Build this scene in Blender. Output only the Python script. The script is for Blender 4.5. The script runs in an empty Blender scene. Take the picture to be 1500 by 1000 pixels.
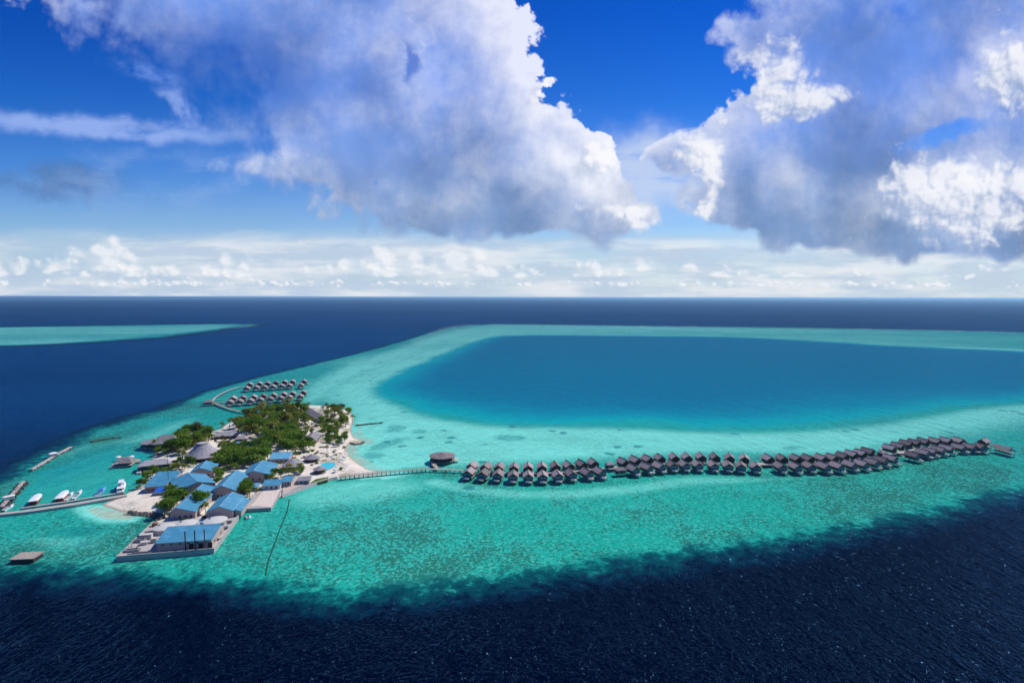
import bpy, bmesh, math, random
import numpy as np
from mathutils import Vector, Matrix
rnd = random.Random(7)
sc = bpy.context.scene
COL = sc.collection
R = math.radians
# ---------------------------------------------------------------- camera
H = 130.0
F = 833.33
PITCH = math.atan(65.0 / F)
ROLL = R(0.11)
cp, sp = math.cos(PITCH), math.sin(PITCH)
FWD = Vector((0, cp, -sp)); r0 = Vector((1, 0, 0)); u0 = Vector((0, sp, cp))
RGT = r0 * math.cos(ROLL) + u0 * math.sin(ROLL)
UPV = u0 * math.cos(ROLL) - r0 * math.sin(ROLL)
cam = bpy.data.cameras.new('camera'); camo = bpy.data.objects.new('camera', cam); COL.objects.link(camo)
cam.sensor_width = 36; cam.lens = 20.0; cam.clip_start = 1; cam.clip_end = 600000
m = Matrix.Identity(4)
for i in range(3):
    m[i][0] = RGT[i]; m[i][1] = UPV[i]; m[i][2] = -FWD[i]; m[i][3] = (0, 0, H)[i]
camo.matrix_world = m
sc.camera = camo
def ray(px, py):
    return FWD * F + RGT * (px - 750.0) + UPV * (500.0 - py)
def at(px, py, z=0.0):
    d = ray(px, py); t = (z - H) / d.z
    return Vector((d.x * t, d.y * t, z))
def gno(px, py):                      # direction coordinates on the sky, hundreds of pixels
    d = ray(px, py)
    return (d.x / d.y * 8.333 + 7.5, d.z / d.y * 8.333)
# ---------------------------------------------------------------- node helpers
class NT:
    def __init__(s, tree): s.t = tree; s.n = tree.nodes; s.l = tree.links
    def put(s, node, i, v):
        if v is None: return
        if isinstance(v, bpy.types.NodeSocket): s.l.new(v, node.inputs[i])
        else:
            try: node.inputs[i].default_value = v
            except Exception:
                node.inputs[i].default_value = tuple(v)
    def node(s, typ, ins=None, **kw):
        n = s.n.new(typ)
        for k, v in kw.items(): setattr(n, k, v)
        for k, v in (ins or {}).items(): s.put(n, k, v)
        return n
    def m(s, op, a, b=None, c=None, clamp=False):
        n = s.n.new('ShaderNodeMath'); n.operation = op; n.use_clamp = clamp
        s.put(n, 0, a); s.put(n, 1, b); s.put(n, 2, c); return n.outputs[0]
    def add(s, a, b): return s.m('ADD', a, b)
    def sub(s, a, b): return s.m('SUBTRACT', a, b)
    def mul(s, a, b): return s.m('MULTIPLY', a, b)
    def mad(s, a, b, c): return s.m('MULTIPLY_ADD', a, b, c)
    def mn(s, a, b): return s.m('MINIMUM', a, b)
    def mx(s, a, b): return s.m('MAXIMUM', a, b)
    def smin(s, a, b, k): return s.m('SMOOTH_MIN', a, b, k)
    def smax(s, a, b, k): return s.m('SMOOTH_MAX', a, b, k)
    def sstep(s, x, a, b, lo=0.0, hi=1.0, kind='SMOOTHSTEP'):
        n = s.n.new('ShaderNodeMapRange'); n.interpolation_type = kind; n.clamp = True
        for i, v in enumerate((x, a, b, lo, hi)): s.put(n, i, v)
        return n.outputs[0]
    def lin(s, x, a, b, lo=0.0, hi=1.0): return s.sstep(x, a, b, lo, hi, 'LINEAR')
    def v(s, op, a, b=None, c=None):
        n = s.n.new('ShaderNodeVectorMath'); n.operation = op
        s.put(n, 0, a)
        if op == 'SCALE': s.put(n, 3, b)
        else: s.put(n, 1, b); s.put(n, 2, c)
        return n.outputs['Value'] if op in ('DOT_PRODUCT', 'LENGTH', 'DISTANCE') else n.outputs[0]
    def xyz(s, x, y, z=0.0):
        n = s.n.new('ShaderNodeCombineXYZ')
        for i, q in enumerate((x, y, z)): s.put(n, i, q)
        return n.outputs[0]
    def sep(s, v):
        n = s.n.new('ShaderNodeSeparateXYZ'); s.put(n, 0, v); return n.outputs
    def noise(s, vec, scale, detail=4, rough=0.55, lac=2.0, dist=0.0, dims='2D', out=0):
        n = s.n.new('ShaderNodeTexNoise'); n.noise_dimensions = dims
        if vec is not None: s.l.new(vec, n.inputs['Vector'])
        s.put(n, 'Scale', scale); s.put(n, 'Detail', detail); s.put(n, 'Roughness', rough)
        s.put(n, 'Lacunarity', lac); s.put(n, 'Distortion', dist)
        return n.outputs[out]
    def voro(s, vec, scale, feature='F1', smooth=0.5, detail=0.0, rough=0.5, dims='2D', out=0, rnd_=1.0):
        n = s.n.new('ShaderNodeTexVoronoi'); n.feature = feature; n.voronoi_dimensions = dims
        if vec is not None: s.l.new(vec, n.inputs['Vector'])
        s.put(n, 'Scale', scale); s.put(n, 'Detail', detail); s.put(n, 'Roughness', rough); s.put(n, 'Randomness', rnd_)
        if feature == 'SMOOTH_F1': s.put(n, 'Smoothness', smooth)
        return n.outputs[out]
    def mix(s, f, a, b, blend='MIX'):
        n = s.n.new('ShaderNodeMix'); n.data_type = 'RGBA'; n.blend_type = blend; n.clamp_factor = True
        def c(q): return q if isinstance(q, bpy.types.NodeSocket) else (tuple(q) + (1.0,))[:4]
        s.put(n, 0, f); s.put(n, 6, c(a)); s.put(n, 7, c(b)); return n.outputs[2]
    def ramp(s, f, stops, interp='LINEAR'):
        n = s.n.new('ShaderNodeValToRGB'); cr = n.color_ramp; cr.interpolation = interp
        while len(cr.elements) < len(stops): cr.elements.new(0.5)
        for e, (p, c) in zip(cr.elements, stops):
            e.position = p; e.color = (tuple(c) + (1.0,))[:4]
        s.put(n, 0, f); return n.outputs[0]
    def curve(s, x, pts, x0, x1, y0, y1):
        """piecewise curve y(x) from points, evaluated through a Float Curve"""
        n = s.n.new('ShaderNodeFloatCurve'); cm = n.mapping; c = cm.curves[0]
        q = sorted(((px - x0) / (x1 - x0), (py - y0) / (y1 - y0)) for px, py in pts)
        q = [(min(1, max(0, a)), min(1, max(0, b))) for a, b in q]
        c.points[0].location = q[0]; c.points[1].location = q[-1]
        for a in q[1:-1]: c.points.new(*a)
        for p in c.points: p.handle_type = 'AUTO'
        cm.update()
        s.put(n, 'Factor', 1.0); s.put(n, 'Value', s.lin(x, x0, x1))
        return s.mad(n.outputs[0], y1 - y0, y0)
    def gauss(s, P, x, y, rx, ry, rot=0.0):      # P carries z = 1
        c, q = math.cos(rot), math.sin(rot)
        if rot == 0.0:
            e = s.v('MULTIPLY_ADD', P, (1 / rx, 1 / ry, 0.0), (-x / rx, -y / ry, 0.0))
            d = s.v('DOT_PRODUCT', e, e)
        else:
            a = s.v('DOT_PRODUCT', P, (c / rx, q / rx, -(c * x + q * y) / rx))
            b = s.v('DOT_PRODUCT', P, (-q / ry, c / ry, -(-q * x + c * y) / ry))
            d = s.mad(a, a, s.mul(b, b))
        return s.m('EXPONENT', s.mul(d, -1.0))
def material(name):
    mt = bpy.data.materials.new(name); mt.use_nodes = True
    mt.node_tree.nodes.clear()
    T = NT(mt.node_tree)
    out = T.n.new('ShaderNodeOutputMaterial')
    return mt, T, out
def bsdf(T, out, color, rough=0.8, spec=0.3, normal=None, metal=0.0):
    b = T.n.new('ShaderNodeBsdfPrincipled')
    T.put(b, 'Base Color', color if isinstance(color, bpy.types.NodeSocket) else (tuple(color) + (1.0,))[:4])
    T.put(b, 'Roughness', rough); T.put(b, 'Specular IOR Level', spec); T.put(b, 'Metallic', metal)
    if normal is not None: T.l.new(normal, b.inputs['Normal'])
    T.l.new(b.outputs[0], out.inputs[0]); return b
# ---------------------------------------------------------------- light and render settings
SEA_ROUGH, SEA_GLOSS = 0.12, (0.05, 0.135, 0.28)
SKY_STR, SKY_SAT, SKY_VAL = 0.11, 1.25, 1.0
SUN_AZ, SUN_EL = R(49), R(50)         # azimuth to the right of the view, elevation
sv = Vector((math.sin(SUN_AZ) * math.cos(SUN_EL), math.cos(SUN_AZ) * math.cos(SUN_EL), math.sin(SUN_EL)))
sl = bpy.data.lights.new('sun', 'SUN'); sl.energy = 4.6; sl.angle = R(0.53); sl.color = (1.0, 0.955, 0.88)
so = bpy.data.objects.new('sun', sl); COL.objects.link(so)
so.rotation_euler = sv.to_track_quat('Z', 'Y').to_euler()
sc.view_settings.view_transform = 'Standard'; sc.view_settings.look = 'None'
sc.view_settings.exposure = 0.0; sc.view_settings.gamma = 1.0
sc.render.engine = 'CYCLES'
sc.cycles.use_denoising = True
sc.cycles.max_bounces = 5; sc.cycles.diffuse_bounces = 2; sc.cycles.glossy_bounces = 2
sc.cycles.volume_bounces = 0
sc.cycles.use_adaptive_sampling = True; sc.cycles.adaptive_threshold = 0.02; sc.cycles.adaptive_min_samples = 10
sc.cycles.sample_clamp_indirect = 4.0
# ---------------------------------------------------------------- sky: daylight with big cumulus clouds
def cloud_group(fine):
    g = bpy.data.node_groups.new('cloud_field', 'ShaderNodeTree')
    g.interface.new_socket('P', in_out='INPUT', socket_type='NodeSocketVector')
    g.interface.new_socket('D', in_out='OUTPUT', socket_type='NodeSocketFloat')
    T = NT(g)
    P0 = T.n.new('NodeGroupInput').outputs[0]; o = T.n.new('NodeGroupOutput')
    wob = T.v('SUBTRACT', T.noise(P0, 0.9, 2, 0.5, out=1), (0.5, 0.5, 0.5))
    P = T.v('ADD', P0, T.v('SCALE', wob, 0.55))
    x, y, _ = T.sep(P)
    def c(pts): return [gno(a, b) for a, b in pts]
    def curve_x(pts):                     # x as a function of height
        q = [(b, a) for a, b in c(pts)]
        return T.curve(y, q, 0.0, 6.0, 0.0, 16.0)
    def curve_y(pts):
        return T.curve(x, c(pts), -2.0, 18.0, 0.0, 4.0)
    xr = curve_x([(700, -140), (742, 0), (772, 60), (800, 95), (838, 155), (880, 185), (905, 230), (925, 270), (965, 300), (985, 330), (960, 350), (930, 380)])
    xl = curve_x([(-250, -160), (-20, 0), (80, 60), (170, 115), (235, 160), (290, 200), (350, 240), (430, 280), (480, 320), (560, 350), (650, 380)])
    yb = curve_y([(0, 340), (420, 335), (600, 350), (800, 357), (950, 352), (1010, 352), (1100, 370), (1300, 380), (1500, 385), (1700, 385)])
    SA = T.smin(T.smin(T.sub(xr, x), T.mul(T.sub(x, xl), 0.40), 0.25), T.mul(T.sub(y, yb), 4.0), 0.3)
    xlb = curve_x([(1120, -160), (1075, 0), (1035, 50), (1062, 100), (1085, 140), (1040, 175), (990, 200), (978, 235), (985, 275), (1010, 315), (1060, 350), (1150, 385)])
    SB = T.smin(T.mul(T.sub(x, xlb), 1.0), T.mul(T.sub(y, yb), 4.0), 0.3)
    S = T.smax(SA, SB, 0.1)
    for (px, py, rx, ry, rot, am) in [(1395, 195, 0.55, 0.17, 0.35, 1.9), (600, 100, 0.10, 0.30, 0.35, 1.2), (575, 50, 0.1, 0.2, 0.3, 0.8),
                                      (1290, 30, 1.4, 0.7, 0.0, 0.35), (215, 140, 0.9, 0.25, -.5, .5)]:
        gx, gy = gno(px, py)
        S = T.sub(S, T.mul(T.gauss(P, gx, gy, rx, ry, rot), am))
    S = T.mn(S, 1.15)
    n1 = T.noise(P0, 0.85, 5 if fine else 2, 0.55)
    D = T.add(S, T.mul(T.mul(T.sub(n1, 0.5), 1.5), T.sstep(T.sub(y, yb), -0.1, 0.8, 0.3, 1.0)))
    if fine:
        bil = T.voro(T.v('ADD', P0, T.v('SCALE', wob, 0.3)), 2.3, 'SMOOTH_F1', 0.35)
        bi2 = T.voro(T.v('ADD', P0, T.v('SCALE', wob, 0.6)), 5.6, 'F1')
        n2 = T.noise(P0, 5.0, 4, 0.62)
        D = T.add(D, T.mul(T.sub(0.42, bil), 0.55))
        D = T.add(D, T.mul(T.sub(0.45, bi2), 0.20))
        D = T.add(D, T.mul(T.sub(n2, 0.5), 0.34))
    T.l.new(D, o.inputs[0])
    return g

w = bpy.data.worlds.new('World'); sc.world = w; w.use_nodes = True
w.node_tree.nodes.clear()
T = NT(w.node_tree)
wout = T.n.new('ShaderNodeOutputWorld'); bg = T.n.new('ShaderNodeBackground')
T.l.new(bg.outputs[0], wout.inputs[0])
sky = T.n.new('ShaderNodeTexSky'); sky.sky_type = 'NISHITA'; sky.sun_disc = False
sky.sun_elevation = SUN_EL; sky.sun_rotation = SUN_AZ
sky.altitude = 130; sky.air_density = 1.0; sky.dust_density = 0.3; sky.ozone_density = 2.5
d = T.n.new('ShaderNodeTexCoord').outputs['Generated']
dx, dy, dz = T.sep(d)
ady = T.mx(T.m('ABSOLUTE', dy), 0.12)
X = T.mad(T.m('DIVIDE', dx, ady), 8.333, 7.5)
Y = T.mul(T.mx(T.m('DIVIDE', dz, ady), 0.0), 8.333)
Y = T.mn(Y, 30.0)
P = T.xyz(X, Y, 1.0)
# clear air: Nishita, deepened in blue above the haze as through a polarising filter
tint = T.ramp(T.lin(Y, 0.0, 10.0), [(0.0, (0.62, 0.80, 0.98)), (0.08, (0.50, 0.78, 1.05)), (0.18, (0.10, 0.50, 1.10)), (0.28, (0.006, 0.36, 1.02)), (0.40, (0.0, 0.27, 0.95)), (0.75, (0.02, 0.32, 0.95)), (1.0, (0.16, 0.48, 1.0))])
air = T.mix(1.0, T.mix(1.0, sky.outputs[0], (SKY_STR, SKY_STR, SKY_STR), 'MULTIPLY'), tint, 'MULTIPLY')
# big cumulus
grp = cloud_group(True); grl = cloud_group(False)
def field(off, fine=True):
    n = T.n.new('ShaderNodeGroup'); n.node_tree = grp if fine else grl
    T.put(n, 0, T.v('ADD', P, off) if off else P); return n.outputs[0]
D0 = field(None)
tau = None
for t, wgt in ((0.10, 0.9), (0.28, 0.9), (0.70, 0.8), (1.5, 0.5)):
    q = T.mul(T.mx(field((0.80 * t, 0.60 * t, 0.0), t < 0.2), 0.0), wgt)
    tau = q if tau is None else T.add(tau, q)
L = T.m('EXPONENT', T.mul(tau, -0.72))
def G(px, py, rx, ry, rot=0):
    gx, gy = gno(px, py); return T.gauss(P, gx, gy, rx, ry, rot)
def total(lst):
    s = None
    for (px, py, rx, ry, rot, am) in lst:
        q = T.mul(G(px, py, rx, ry, rot), am); s = q if s is None else T.add(s, q)
    return s
bright = total([(700, 60, 0.9, 1.0, 0, .16), (830, 250, 0.8, 0.55, -.6, .30), (440, 230, 0.8, 0.35, -.7, .22), (930, 310, 0.5, 0.3, 0, .3),
                (1120, 120, 0.55, 0.6, 0, .35), (1040, 225, 0.35, 0.5, 0, .35), (1440, 260, 0.9, 0.55, 0, .45), (1460, 90, 0.8, 0.5, .5, .4),
                (1330, 300, 0.7, 0.4, 0, .3), (1160, 265, .4, .3, 0, .2), (660, 220, .3, .2, 0, .14)])
dark = total([(560, 270, 1.3, 0.8, 0, .30), (680, 335, 1.9, 0.22, 0, .35), (340, 110, 1.4, 0.9, 0, .4), (1270, 190, 0.9, 1.1, 0, .28),
              (1180, 345, 1.3, 0.3, 0, .3), (1300, 60, 1.5, .9, 0, .4), (1400, 360, 1.6, .2, 0, .4), (960, 345, .6, .12, 0, .2)])
n3 = T.noise(P, 1.6, 5, 0.6)
L = T.add(T.mul(L, 0.95), T.mul(bright, T.mad(n3, 2.2, -0.1)))
L = T.sub(L, T.mul(dark, 0.55))
L = T.mul(L, T.sstep(Y, .72, 1.9, .42, 1.0))
L = T.add(L, T.mul(T.sub(T.noise(P, 1.25, 5, .6), 0.47), 1.15))
L = T.m('MINIMUM', T.smax(L, 0.0, 0.45), 1.0)
shade = T.mix(T.sstep(Y, 0.8, 3.2), (0.185, 0.305, 0.56), (0.125, 0.26, 0.72))
lit = T.mix(T.sstep(Y, 0.8, 3.6), (0.90, 0.93, 1.0), (0.80, 0.83, 1.0))
tex = T.mad(T.noise(P, 0.75, 4, .55), 0.9, 0.55)
shade = T.v('SCALE', shade, tex)
cum = T.mix(L, shade, lit)
# nearer sunlit heads in front of the grey masses
def heads(off):
    Q = T.v('ADD', P, off) if off else P
    f = None
    for (px, py, rx, ry, rot) in [(1450, 295, 1.15, .68, .2), (1345, 280, .6, .55, 0), (1490, 110, .6, .6, .5), (1125, 112, .66, .52, 0), (1195, 150, .6, .2, .25), (1028, 240, .34, .6, 0.15),
                                  (925, 318, .5, .28, -.2), (865, 235, .42, .36, -.5), (800, 130, .3, .4, -.6), (1020, 320, .25, .18, 0)]:
        gx_, gy_ = gno(px, py); q_ = T.gauss(Q, gx_, gy_, rx, ry, rot); f = q_ if f is None else T.add(f, q_)
    n = T.noise(Q, 1.7, 5, .6)
    v_ = T.voro(T.v('ADD', Q, T.v('SCALE', T.noise(Q, 1.5, 2, .5, out=1), .5)), 3.4, 'F1')
    v2 = T.voro(T.v('ADD', Q, T.v('SCALE', T.noise(Q, 3.0, 2, .5, out=1), .3)), 8.5, 'F1')
    return T.add(T.mad(f, 1.2, -0.50), T.add(T.mul(T.sub(n, .5), 1.5), T.add(T.mul(T.sub(.42, v_), .55), T.mul(T.sub(.42, v2), .28))))
h0 = heads(None); h1 = heads((0.16, 0.13, 0.0))
h2_ = heads((0.05, 0.045, 0.0))
lh = T.sstep(T.add(T.mul(T.sub(h0, h1), .55), T.mul(T.sub(h0, h2_), .8)), -0.62, 0.42)
lh = T.m('ADD', T.mul(lh, 0.78), T.mad(L, 0.22, 0.05), clamp=True)
cum = T.mix(T.sstep(h0, -0.06, 0.62, 0.0, .92), cum, T.mix(lh, (0.30, 0.41, 0.66), (0.97, 0.97, 1.0)))
soft = T.add(0.10, total([(250, 90, 2.2, 1.6, 0, 1.1), (420, 300, 1.2, .5, 0, .35), (1290, 20, 1.7, .9, 0, 1.0), (330, 200, 1.0, .6, 0, .3), (1000, 340, .5, .2, 0, .5), (1000, 250, .5, .7, 0, .35), (1040, 40, .4, .5, 0, .3)]))
soft = T.add(soft, T.sstep(Y, 0.75, 1.25, 0.55, 0.0))
aC = T.sstep(D0, 0.0, soft, 0.0, 0.98)
def hole(px, py, rx, ry, rot, hard):
    gx_, gy_ = gno(px, py)
    Q = T.v('ADD', P, T.v('MULTIPLY', T.v('SUBTRACT', T.noise(P, 2.2, 4, .6, out=1), (.5, .5, .5)), (.5, .35, 0)))
    return T.sstep(T.gauss(Q, gx_, gy_, rx, ry, rot), .25, .25 + hard)
aC = T.mul(aC, T.sub(1.0, T.mul(hole(330, 95, 1.5, .75, -.25, .7), 0.55)))
aC = T.mul(aC, T.sub(1.0, T.mul(hole(1385, 197, .70, .17, .28, .6), 0.75)))
aC = T.mul(aC, T.sub(1.0, T.mul(hole(600, 92, .12, .40, .3, .7), 0.65)))
# low band: pale haze, stratus sheet and rows of small cumulus
lowP = T.xyz(T.mul(X, 0.55), T.mul(Y, 2.3), 3.7)
hz = T.noise(lowP, 1.1, 5, 0.55)
sheet = T.sstep(T.add(Y, T.mul(T.sub(hz, .5), .35)), 0.74 , 0.98, 1.0, 0.0)
sheet = T.mul(sheet, T.sstep(hz, 0.30, 0.62, 0.45, 0.95))
haze = T.m('EXPONENT', T.mul(Y, -1.15))
wsp = T.noise(T.xyz(T.mul(X, 0.5), T.mul(Y, 3.2), 9.1), 1.3, 6, .6)
hazec = T.mix(T.sstep(X, 3.0, 11.0), (0.46, 0.60, 0.79), (0.62, 0.73, 0.80))
sky1 = T.mix(T.mul(haze, 0.93), air, hazec)
sky1 = T.mix(T.mul(sheet, 0.93), sky1, T.mix(T.sstep(wsp, .38, .66), (0.52, 0.63, 0.78), (0.80, 0.83, 0.88)))
def small(scaleP, z, base, top, thr, xm=None):
    q = T.xyz(T.add(X, z * 7.3), T.mul(Y, 1.25), z)
    def fd(qv):
        a = T.noise(qv, scaleP, 4, 0.55); b = T.voro(T.v('ADD', qv, T.v('SCALE', T.noise(qv, scaleP * 2, 2, .5, out=1), .35 / scaleP)), scaleP * 2.6, 'F1')
        return T.add(T.mul(T.sub(a, 0.5), 2.0), T.mul(T.sub(0.42, b), 0.6))
    env = T.mul(T.sstep(Y, base - 0.08, base + 0.05), T.sstep(Y, base + 0.05, top, 1.0, 0.0))
    bias = T.mad(env, 1.0, -thr)
    if xm is not None: bias = T.add(bias, xm)
    da = T.add(fd(q), bias)
    db = T.add(fd(T.v('ADD', q, (0.09 / scaleP, 0.09 / scaleP, 0))), bias)
    ll = T.sstep(T.sub(da, db), -0.25, 0.22)
    return T.mul(T.sstep(da, -0.02, 0.34), T.sstep(env, 0.0, 0.3)), T.mix(ll, (0.62, 0.71, 0.82), (0.93, 0.94, 0.97))
leftm = T.add(T.sstep(X, 1.0, 3.2, 0.25, -0.05), T.mul(T.gauss(P, 5.9, .6, 1.2, .6), .2))
sky_high = sky1
for args in ((0.95, 1.3, 0.36, 1.35, 1.04, leftm), (1.6, 5.1, 0.28, 0.85, 0.92, T.mul(leftm, .5)), (3.2, 8.8, 0.14, 0.40, 0.98, None)):
    a, cc = small(*args)
    sky1 = T.mix(T.mul(a, 0.70), sky1, cc)
# thin veil streak and grey scud at the left
def streak(px, py, rx, ry, rot, sx, sy, z, thr):
    gx, gy = gno(px, py)
    Q = T.v('ADD', P, T.v('SCALE', T.v('SUBTRACT', T.noise(P, 1.6, 3, .6, out=1), (.5, .5, .5)), T.n.new('ShaderNodeValue').outputs[0]))
    Q.node.inputs[1].links[0].from_node.inputs[3].links[0].from_node.outputs[0].default_value = 0.5 * min(1.0, ry * 3)
    e = T.v('MULTIPLY', Q, (1, 1, 0)); e = T.v('ADD', e, (0, 0, 1))
    g = T.gauss(e, gx, gy, rx, ry, rot)
    n = T.noise(T.xyz(T.mad(X, sx, z * 9.7), T.mul(Y, sy), z), 1.0, 5, .62)
    return T.mul(T.sstep(g, .12, .85), T.sstep(n, thr, thr + 0.34))
def veils(sky1):
    sky1 = T.mix(T.mul(streak(130, 186, 2.3, 0.17, -0.07, 0.9, 2.6, 2.2, 0.22), 0.75), sky1, (0.36, 0.50, 0.93))
    sky1 = T.mix(T.mul(streak(215, 105, .5, 0.12, -0.3, 1.6, 2.6, 5.2, 0.33), 0.6), sky1, (0.22, 0.38, 0.9))
    sky1 = T.mix(T.mul(streak(265, 160, .16, 0.4, .6, 1.6, 2.0, 4.2, 0.3), 0.7), sky1, (0.34, 0.48, 0.93))
    sky1 = T.mix(T.mul(streak(75, 265, 1.0, 0.27, 0.0, 1.3, 2.0, 6.2, 0.20), 0.85), sky1, (0.085, 0.20, 0.45))
    sky1 = T.mix(T.mul(streak(960, 250, 1.1, 0.6, 0.0, .7, 2.6, 7.7, 0.16), 0.8), sky1, (0.60, 0.70, 0.90))
    sky1 = T.mix(T.mul(streak(230, 270, 2.0, 0.5, 0.0, .8, 2.2, 1.7, 0.4), 0.35), sky1, (0.35, 0.5, 0.85))
    return sky1
sky_high, sky_low = veils(sky_high), veils(sky1)
# three branches, so that only the part of the sky a ray meets is worked out
def emit(col):
    n = T.n.new('ShaderNodeBackground')
    T.put(n, 0, T.mix(1.0, col, (10.0, 10.0, 10.0), 'MULTIPLY') if isinstance(col, bpy.types.NodeSocket) else tuple(10 * c for c in col) + (1,))
    n.inputs[1].default_value = 0.1; return n.outputs[0]
def branch(f, a, b):
    n = T.n.new('ShaderNodeMixShader'); T.put(n, 0, f); T.l.new(a, n.inputs[1]); T.l.new(b, n.inputs[2]); return n.outputs[0]
def cov(c, al, base): return T.mix(al, base, c)
clear = branch(T.m('GREATER_THAN', Y, 1.42), emit(sky_low), emit(sky_high))
cumul = branch(T.m('GREATER_THAN', Y, 1.42), emit(T.mix(aC, sky_low, cum)), emit(T.mix(aC, sky_high, cum)))
inside = T.m('MULTIPLY', T.m('GREATER_THAN', Y, 0.42), T.m('GREATER_THAN', T.add(X, T.mul(Y, 1.9)), 5.2))
up = branch(inside, clear, cumul)
plain = T.mix(T.mul(haze, 0.93), air, hazec)
up = branch(T.m('MULTIPLY', T.m('LESS_THAN', Y, 6.5), T.m('GREATER_THAN', dy, 0.0)), emit(plain), up)
ground = branch(T.m('GREATER_THAN', dz, -0.0005), emit((0.02, 0.06, 0.12)), up)
T.n.remove(bg); T.l.new(ground, wout.inputs[0])
w.cycles.sampling_method = 'NONE'
# ---------------------------------------------------------------- sea
def world_poly(pts, closed=True): return np.array([tuple(at(a, b).xy) for a, b in pts])
def seg_dist(px, py, poly, closed=True):
    """distance to the polyline and inside flag"""
    n = len(poly); best = np.full(px.shape, 1e18); ins = np.zeros(px.shape, bool)
    for i in range(n if closed else n - 1):
        ax, ay = poly[i]; bx, by = poly[(i + 1) % n]
        ex, ey = bx - ax, by - ay; L = ex * ex + ey * ey + 1e-9
        t = np.clip(((px - ax) * ex + (py - ay) * ey) / L, 0, 1)
        dd = (px - ax - t * ex) ** 2 + (py - ay - t * ey) ** 2
        best = np.minimum(best, dd)
        if closed and ay != by:
            c = (ay > py) != (by > py)
            ins ^= c & (px < (bx - ax) * (py - ay) / (by - ay) + ax)
    return np.sqrt(best), ins
def sdist(px, py, poly):                     # positive inside
    d_, i_ = seg_dist(px, py, poly); return np.where(i_, d_, -d_)
def spl(pts, n=6):                           # Catmull-Rom through closed points
    out = []; k = len(pts); P_ = [np.array(p, float) for p in pts]
    for i in range(k):
        a, b, c, d_ = P_[i - 1], P_[i], P_[(i + 1) % k], P_[(i + 2) % k]
        for j in range(n):
            t = j / n
            out.append(tuple(0.5 * ((2 * b) + (-a + c) * t + (2 * a - 5 * b + 4 * c - d_) * t * t + (-a + 3 * b - 3 * c + d_) * t ** 3)))
    return out
def spl_open(pts, n=8):
    out = []; k = len(pts); P_ = [np.array(p, float) for p in pts]
    for i in range(k - 1):
        a, b, c, d_ = P_[max(i - 1, 0)], P_[i], P_[i + 1], P_[min(i + 2, k - 1)]
        for j in range(n):
            t = j / n
            out.append(tuple(0.5 * ((2 * b) + (-a + c) * t + (2 * a - 5 * b + 4 * c - d_) * t * t + (-a + 3 * b - 3 * c + d_) * t ** 3)))
    out.append(tuple(P_[-1])); return out
def ss(x, a, b):
    t = np.clip((x - a) / (b - a), 0, 1); return t * t * (3 - 2 * t)
# a disc of rings round the point under the camera: finer near, coarser far
az = np.concatenate([np.arange(-62, 62.01, 0.27), np.arange(65, 298, 3.0)]) * math.pi / 180
rr = [40.0]
while rr[-1] < 5000: rr.append(rr[-1] * 1.0105)
while rr[-1] < 260000: rr.append(rr[-1] * 1.05)
rr = np.array(rr)
RG, AG = np.meshgrid(rr, az, indexing='ij')
gx = (RG * np.sin(AG)).ravel(); gy = (RG * np.cos(AG)).ravel()
nr, na = len(rr), len(az)
gx = np.append(gx, 0.0); gy = np.append(gy, 0.0)
ii, jj = np.meshgrid(np.arange(nr - 1), np.arange(na), indexing='ij')
j2 = (jj + 1) % na
quads = np.stack([ii * na + jj, ii * na + j2, (ii + 1) * na + j2, (ii + 1) * na + jj], -1).reshape(-1, 4)[:, ::-1]
tris = np.array([[nr * na, (j + 1) % na, j] for j in range(na)])[:, ::-1]
# reef outline, lagoon and sand flats, traced on the water plane
outer = spl([(-420, 800), (-150, 745), (0, 700), (60, 668), (130, 632), (230, 600), (330, 566), (450, 535), (560, 508), (640, 484), (700, 475.5),
             (800, 475.5), (1000, 478), (1250, 481.5), (1500, 487), (1900, 500), (2300, 560), (2100, 640), (1750, 680), (1500, 722), (1400, 748), (1250, 779), (1100, 806),
             (950, 826), (800, 848), (640, 868), (480, 880), (300, 856), (150, 848), (0, 842), (-200, 850), (-420, 860)], 5)
lagoon = spl([(530, 577), (560, 553), (620, 526), (700, 497), (760, 490.5), (900, 491), (1100, 494), (1300, 505), (1500, 514), (1750, 530), (1850, 560), (1700, 585), (1500, 598),
              (1400, 612), (1300, 628), (1200, 638), (1050, 640), (920, 634), (800, 632), (690, 628), (600, 612)], 6)
farreef = spl([(-400, 515), (-200, 512), (0, 508), (100, 504), (200, 497), (290, 488), (375, 476.5), (330, 474), (200, 476), (0, 478.5), (-300, 481)], 5)
horreef = [(-400, 440.6), (0, 440.2), (200, 439.2), (455, 437.2), (452, 436.4), (200, 437.8), (0, 438.6), (-400, 439)]
pale1 = spl([(490, 575), (540, 545), (620, 515), (700, 489), (760, 484), (700, 483), (640, 491), (560, 516), (500, 540), (450, 566), (440, 600)], 5)
pale2 = spl([(520, 625), (560, 606), (640, 622), (740, 631), (900, 634), (1050, 641), (1250, 640), (1320, 630), (1340, 640), (1240, 666), (1050, 664), (900, 672), (700, 682), (560, 690), (520, 660)], 5)
pale3 = spl([(640, 702), (760, 718), (900, 712), (1010, 698), (1150, 700), (1280, 690), (1100, 706), (1000, 712), (900, 726), (760, 730), (650, 716)], 4)
pale4 = spl([(520, 700), (600, 700), (640, 710), (560, 735), (450, 745), (420, 735), (440, 715)], 4)
pale5 = spl([(110, 742), (180, 738), (210, 750), (200, 764), (150, 766), (120, 757)], 4)
pale6 = spl([(40, 790), (90, 785), (150, 790), (140, 803), (90, 806), (50, 800)], 4)
pale7 = spl([(310, 800), (350, 800), (385, 745), (400, 745), (375, 800), (350, 812), (315, 815)], 4)
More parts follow.
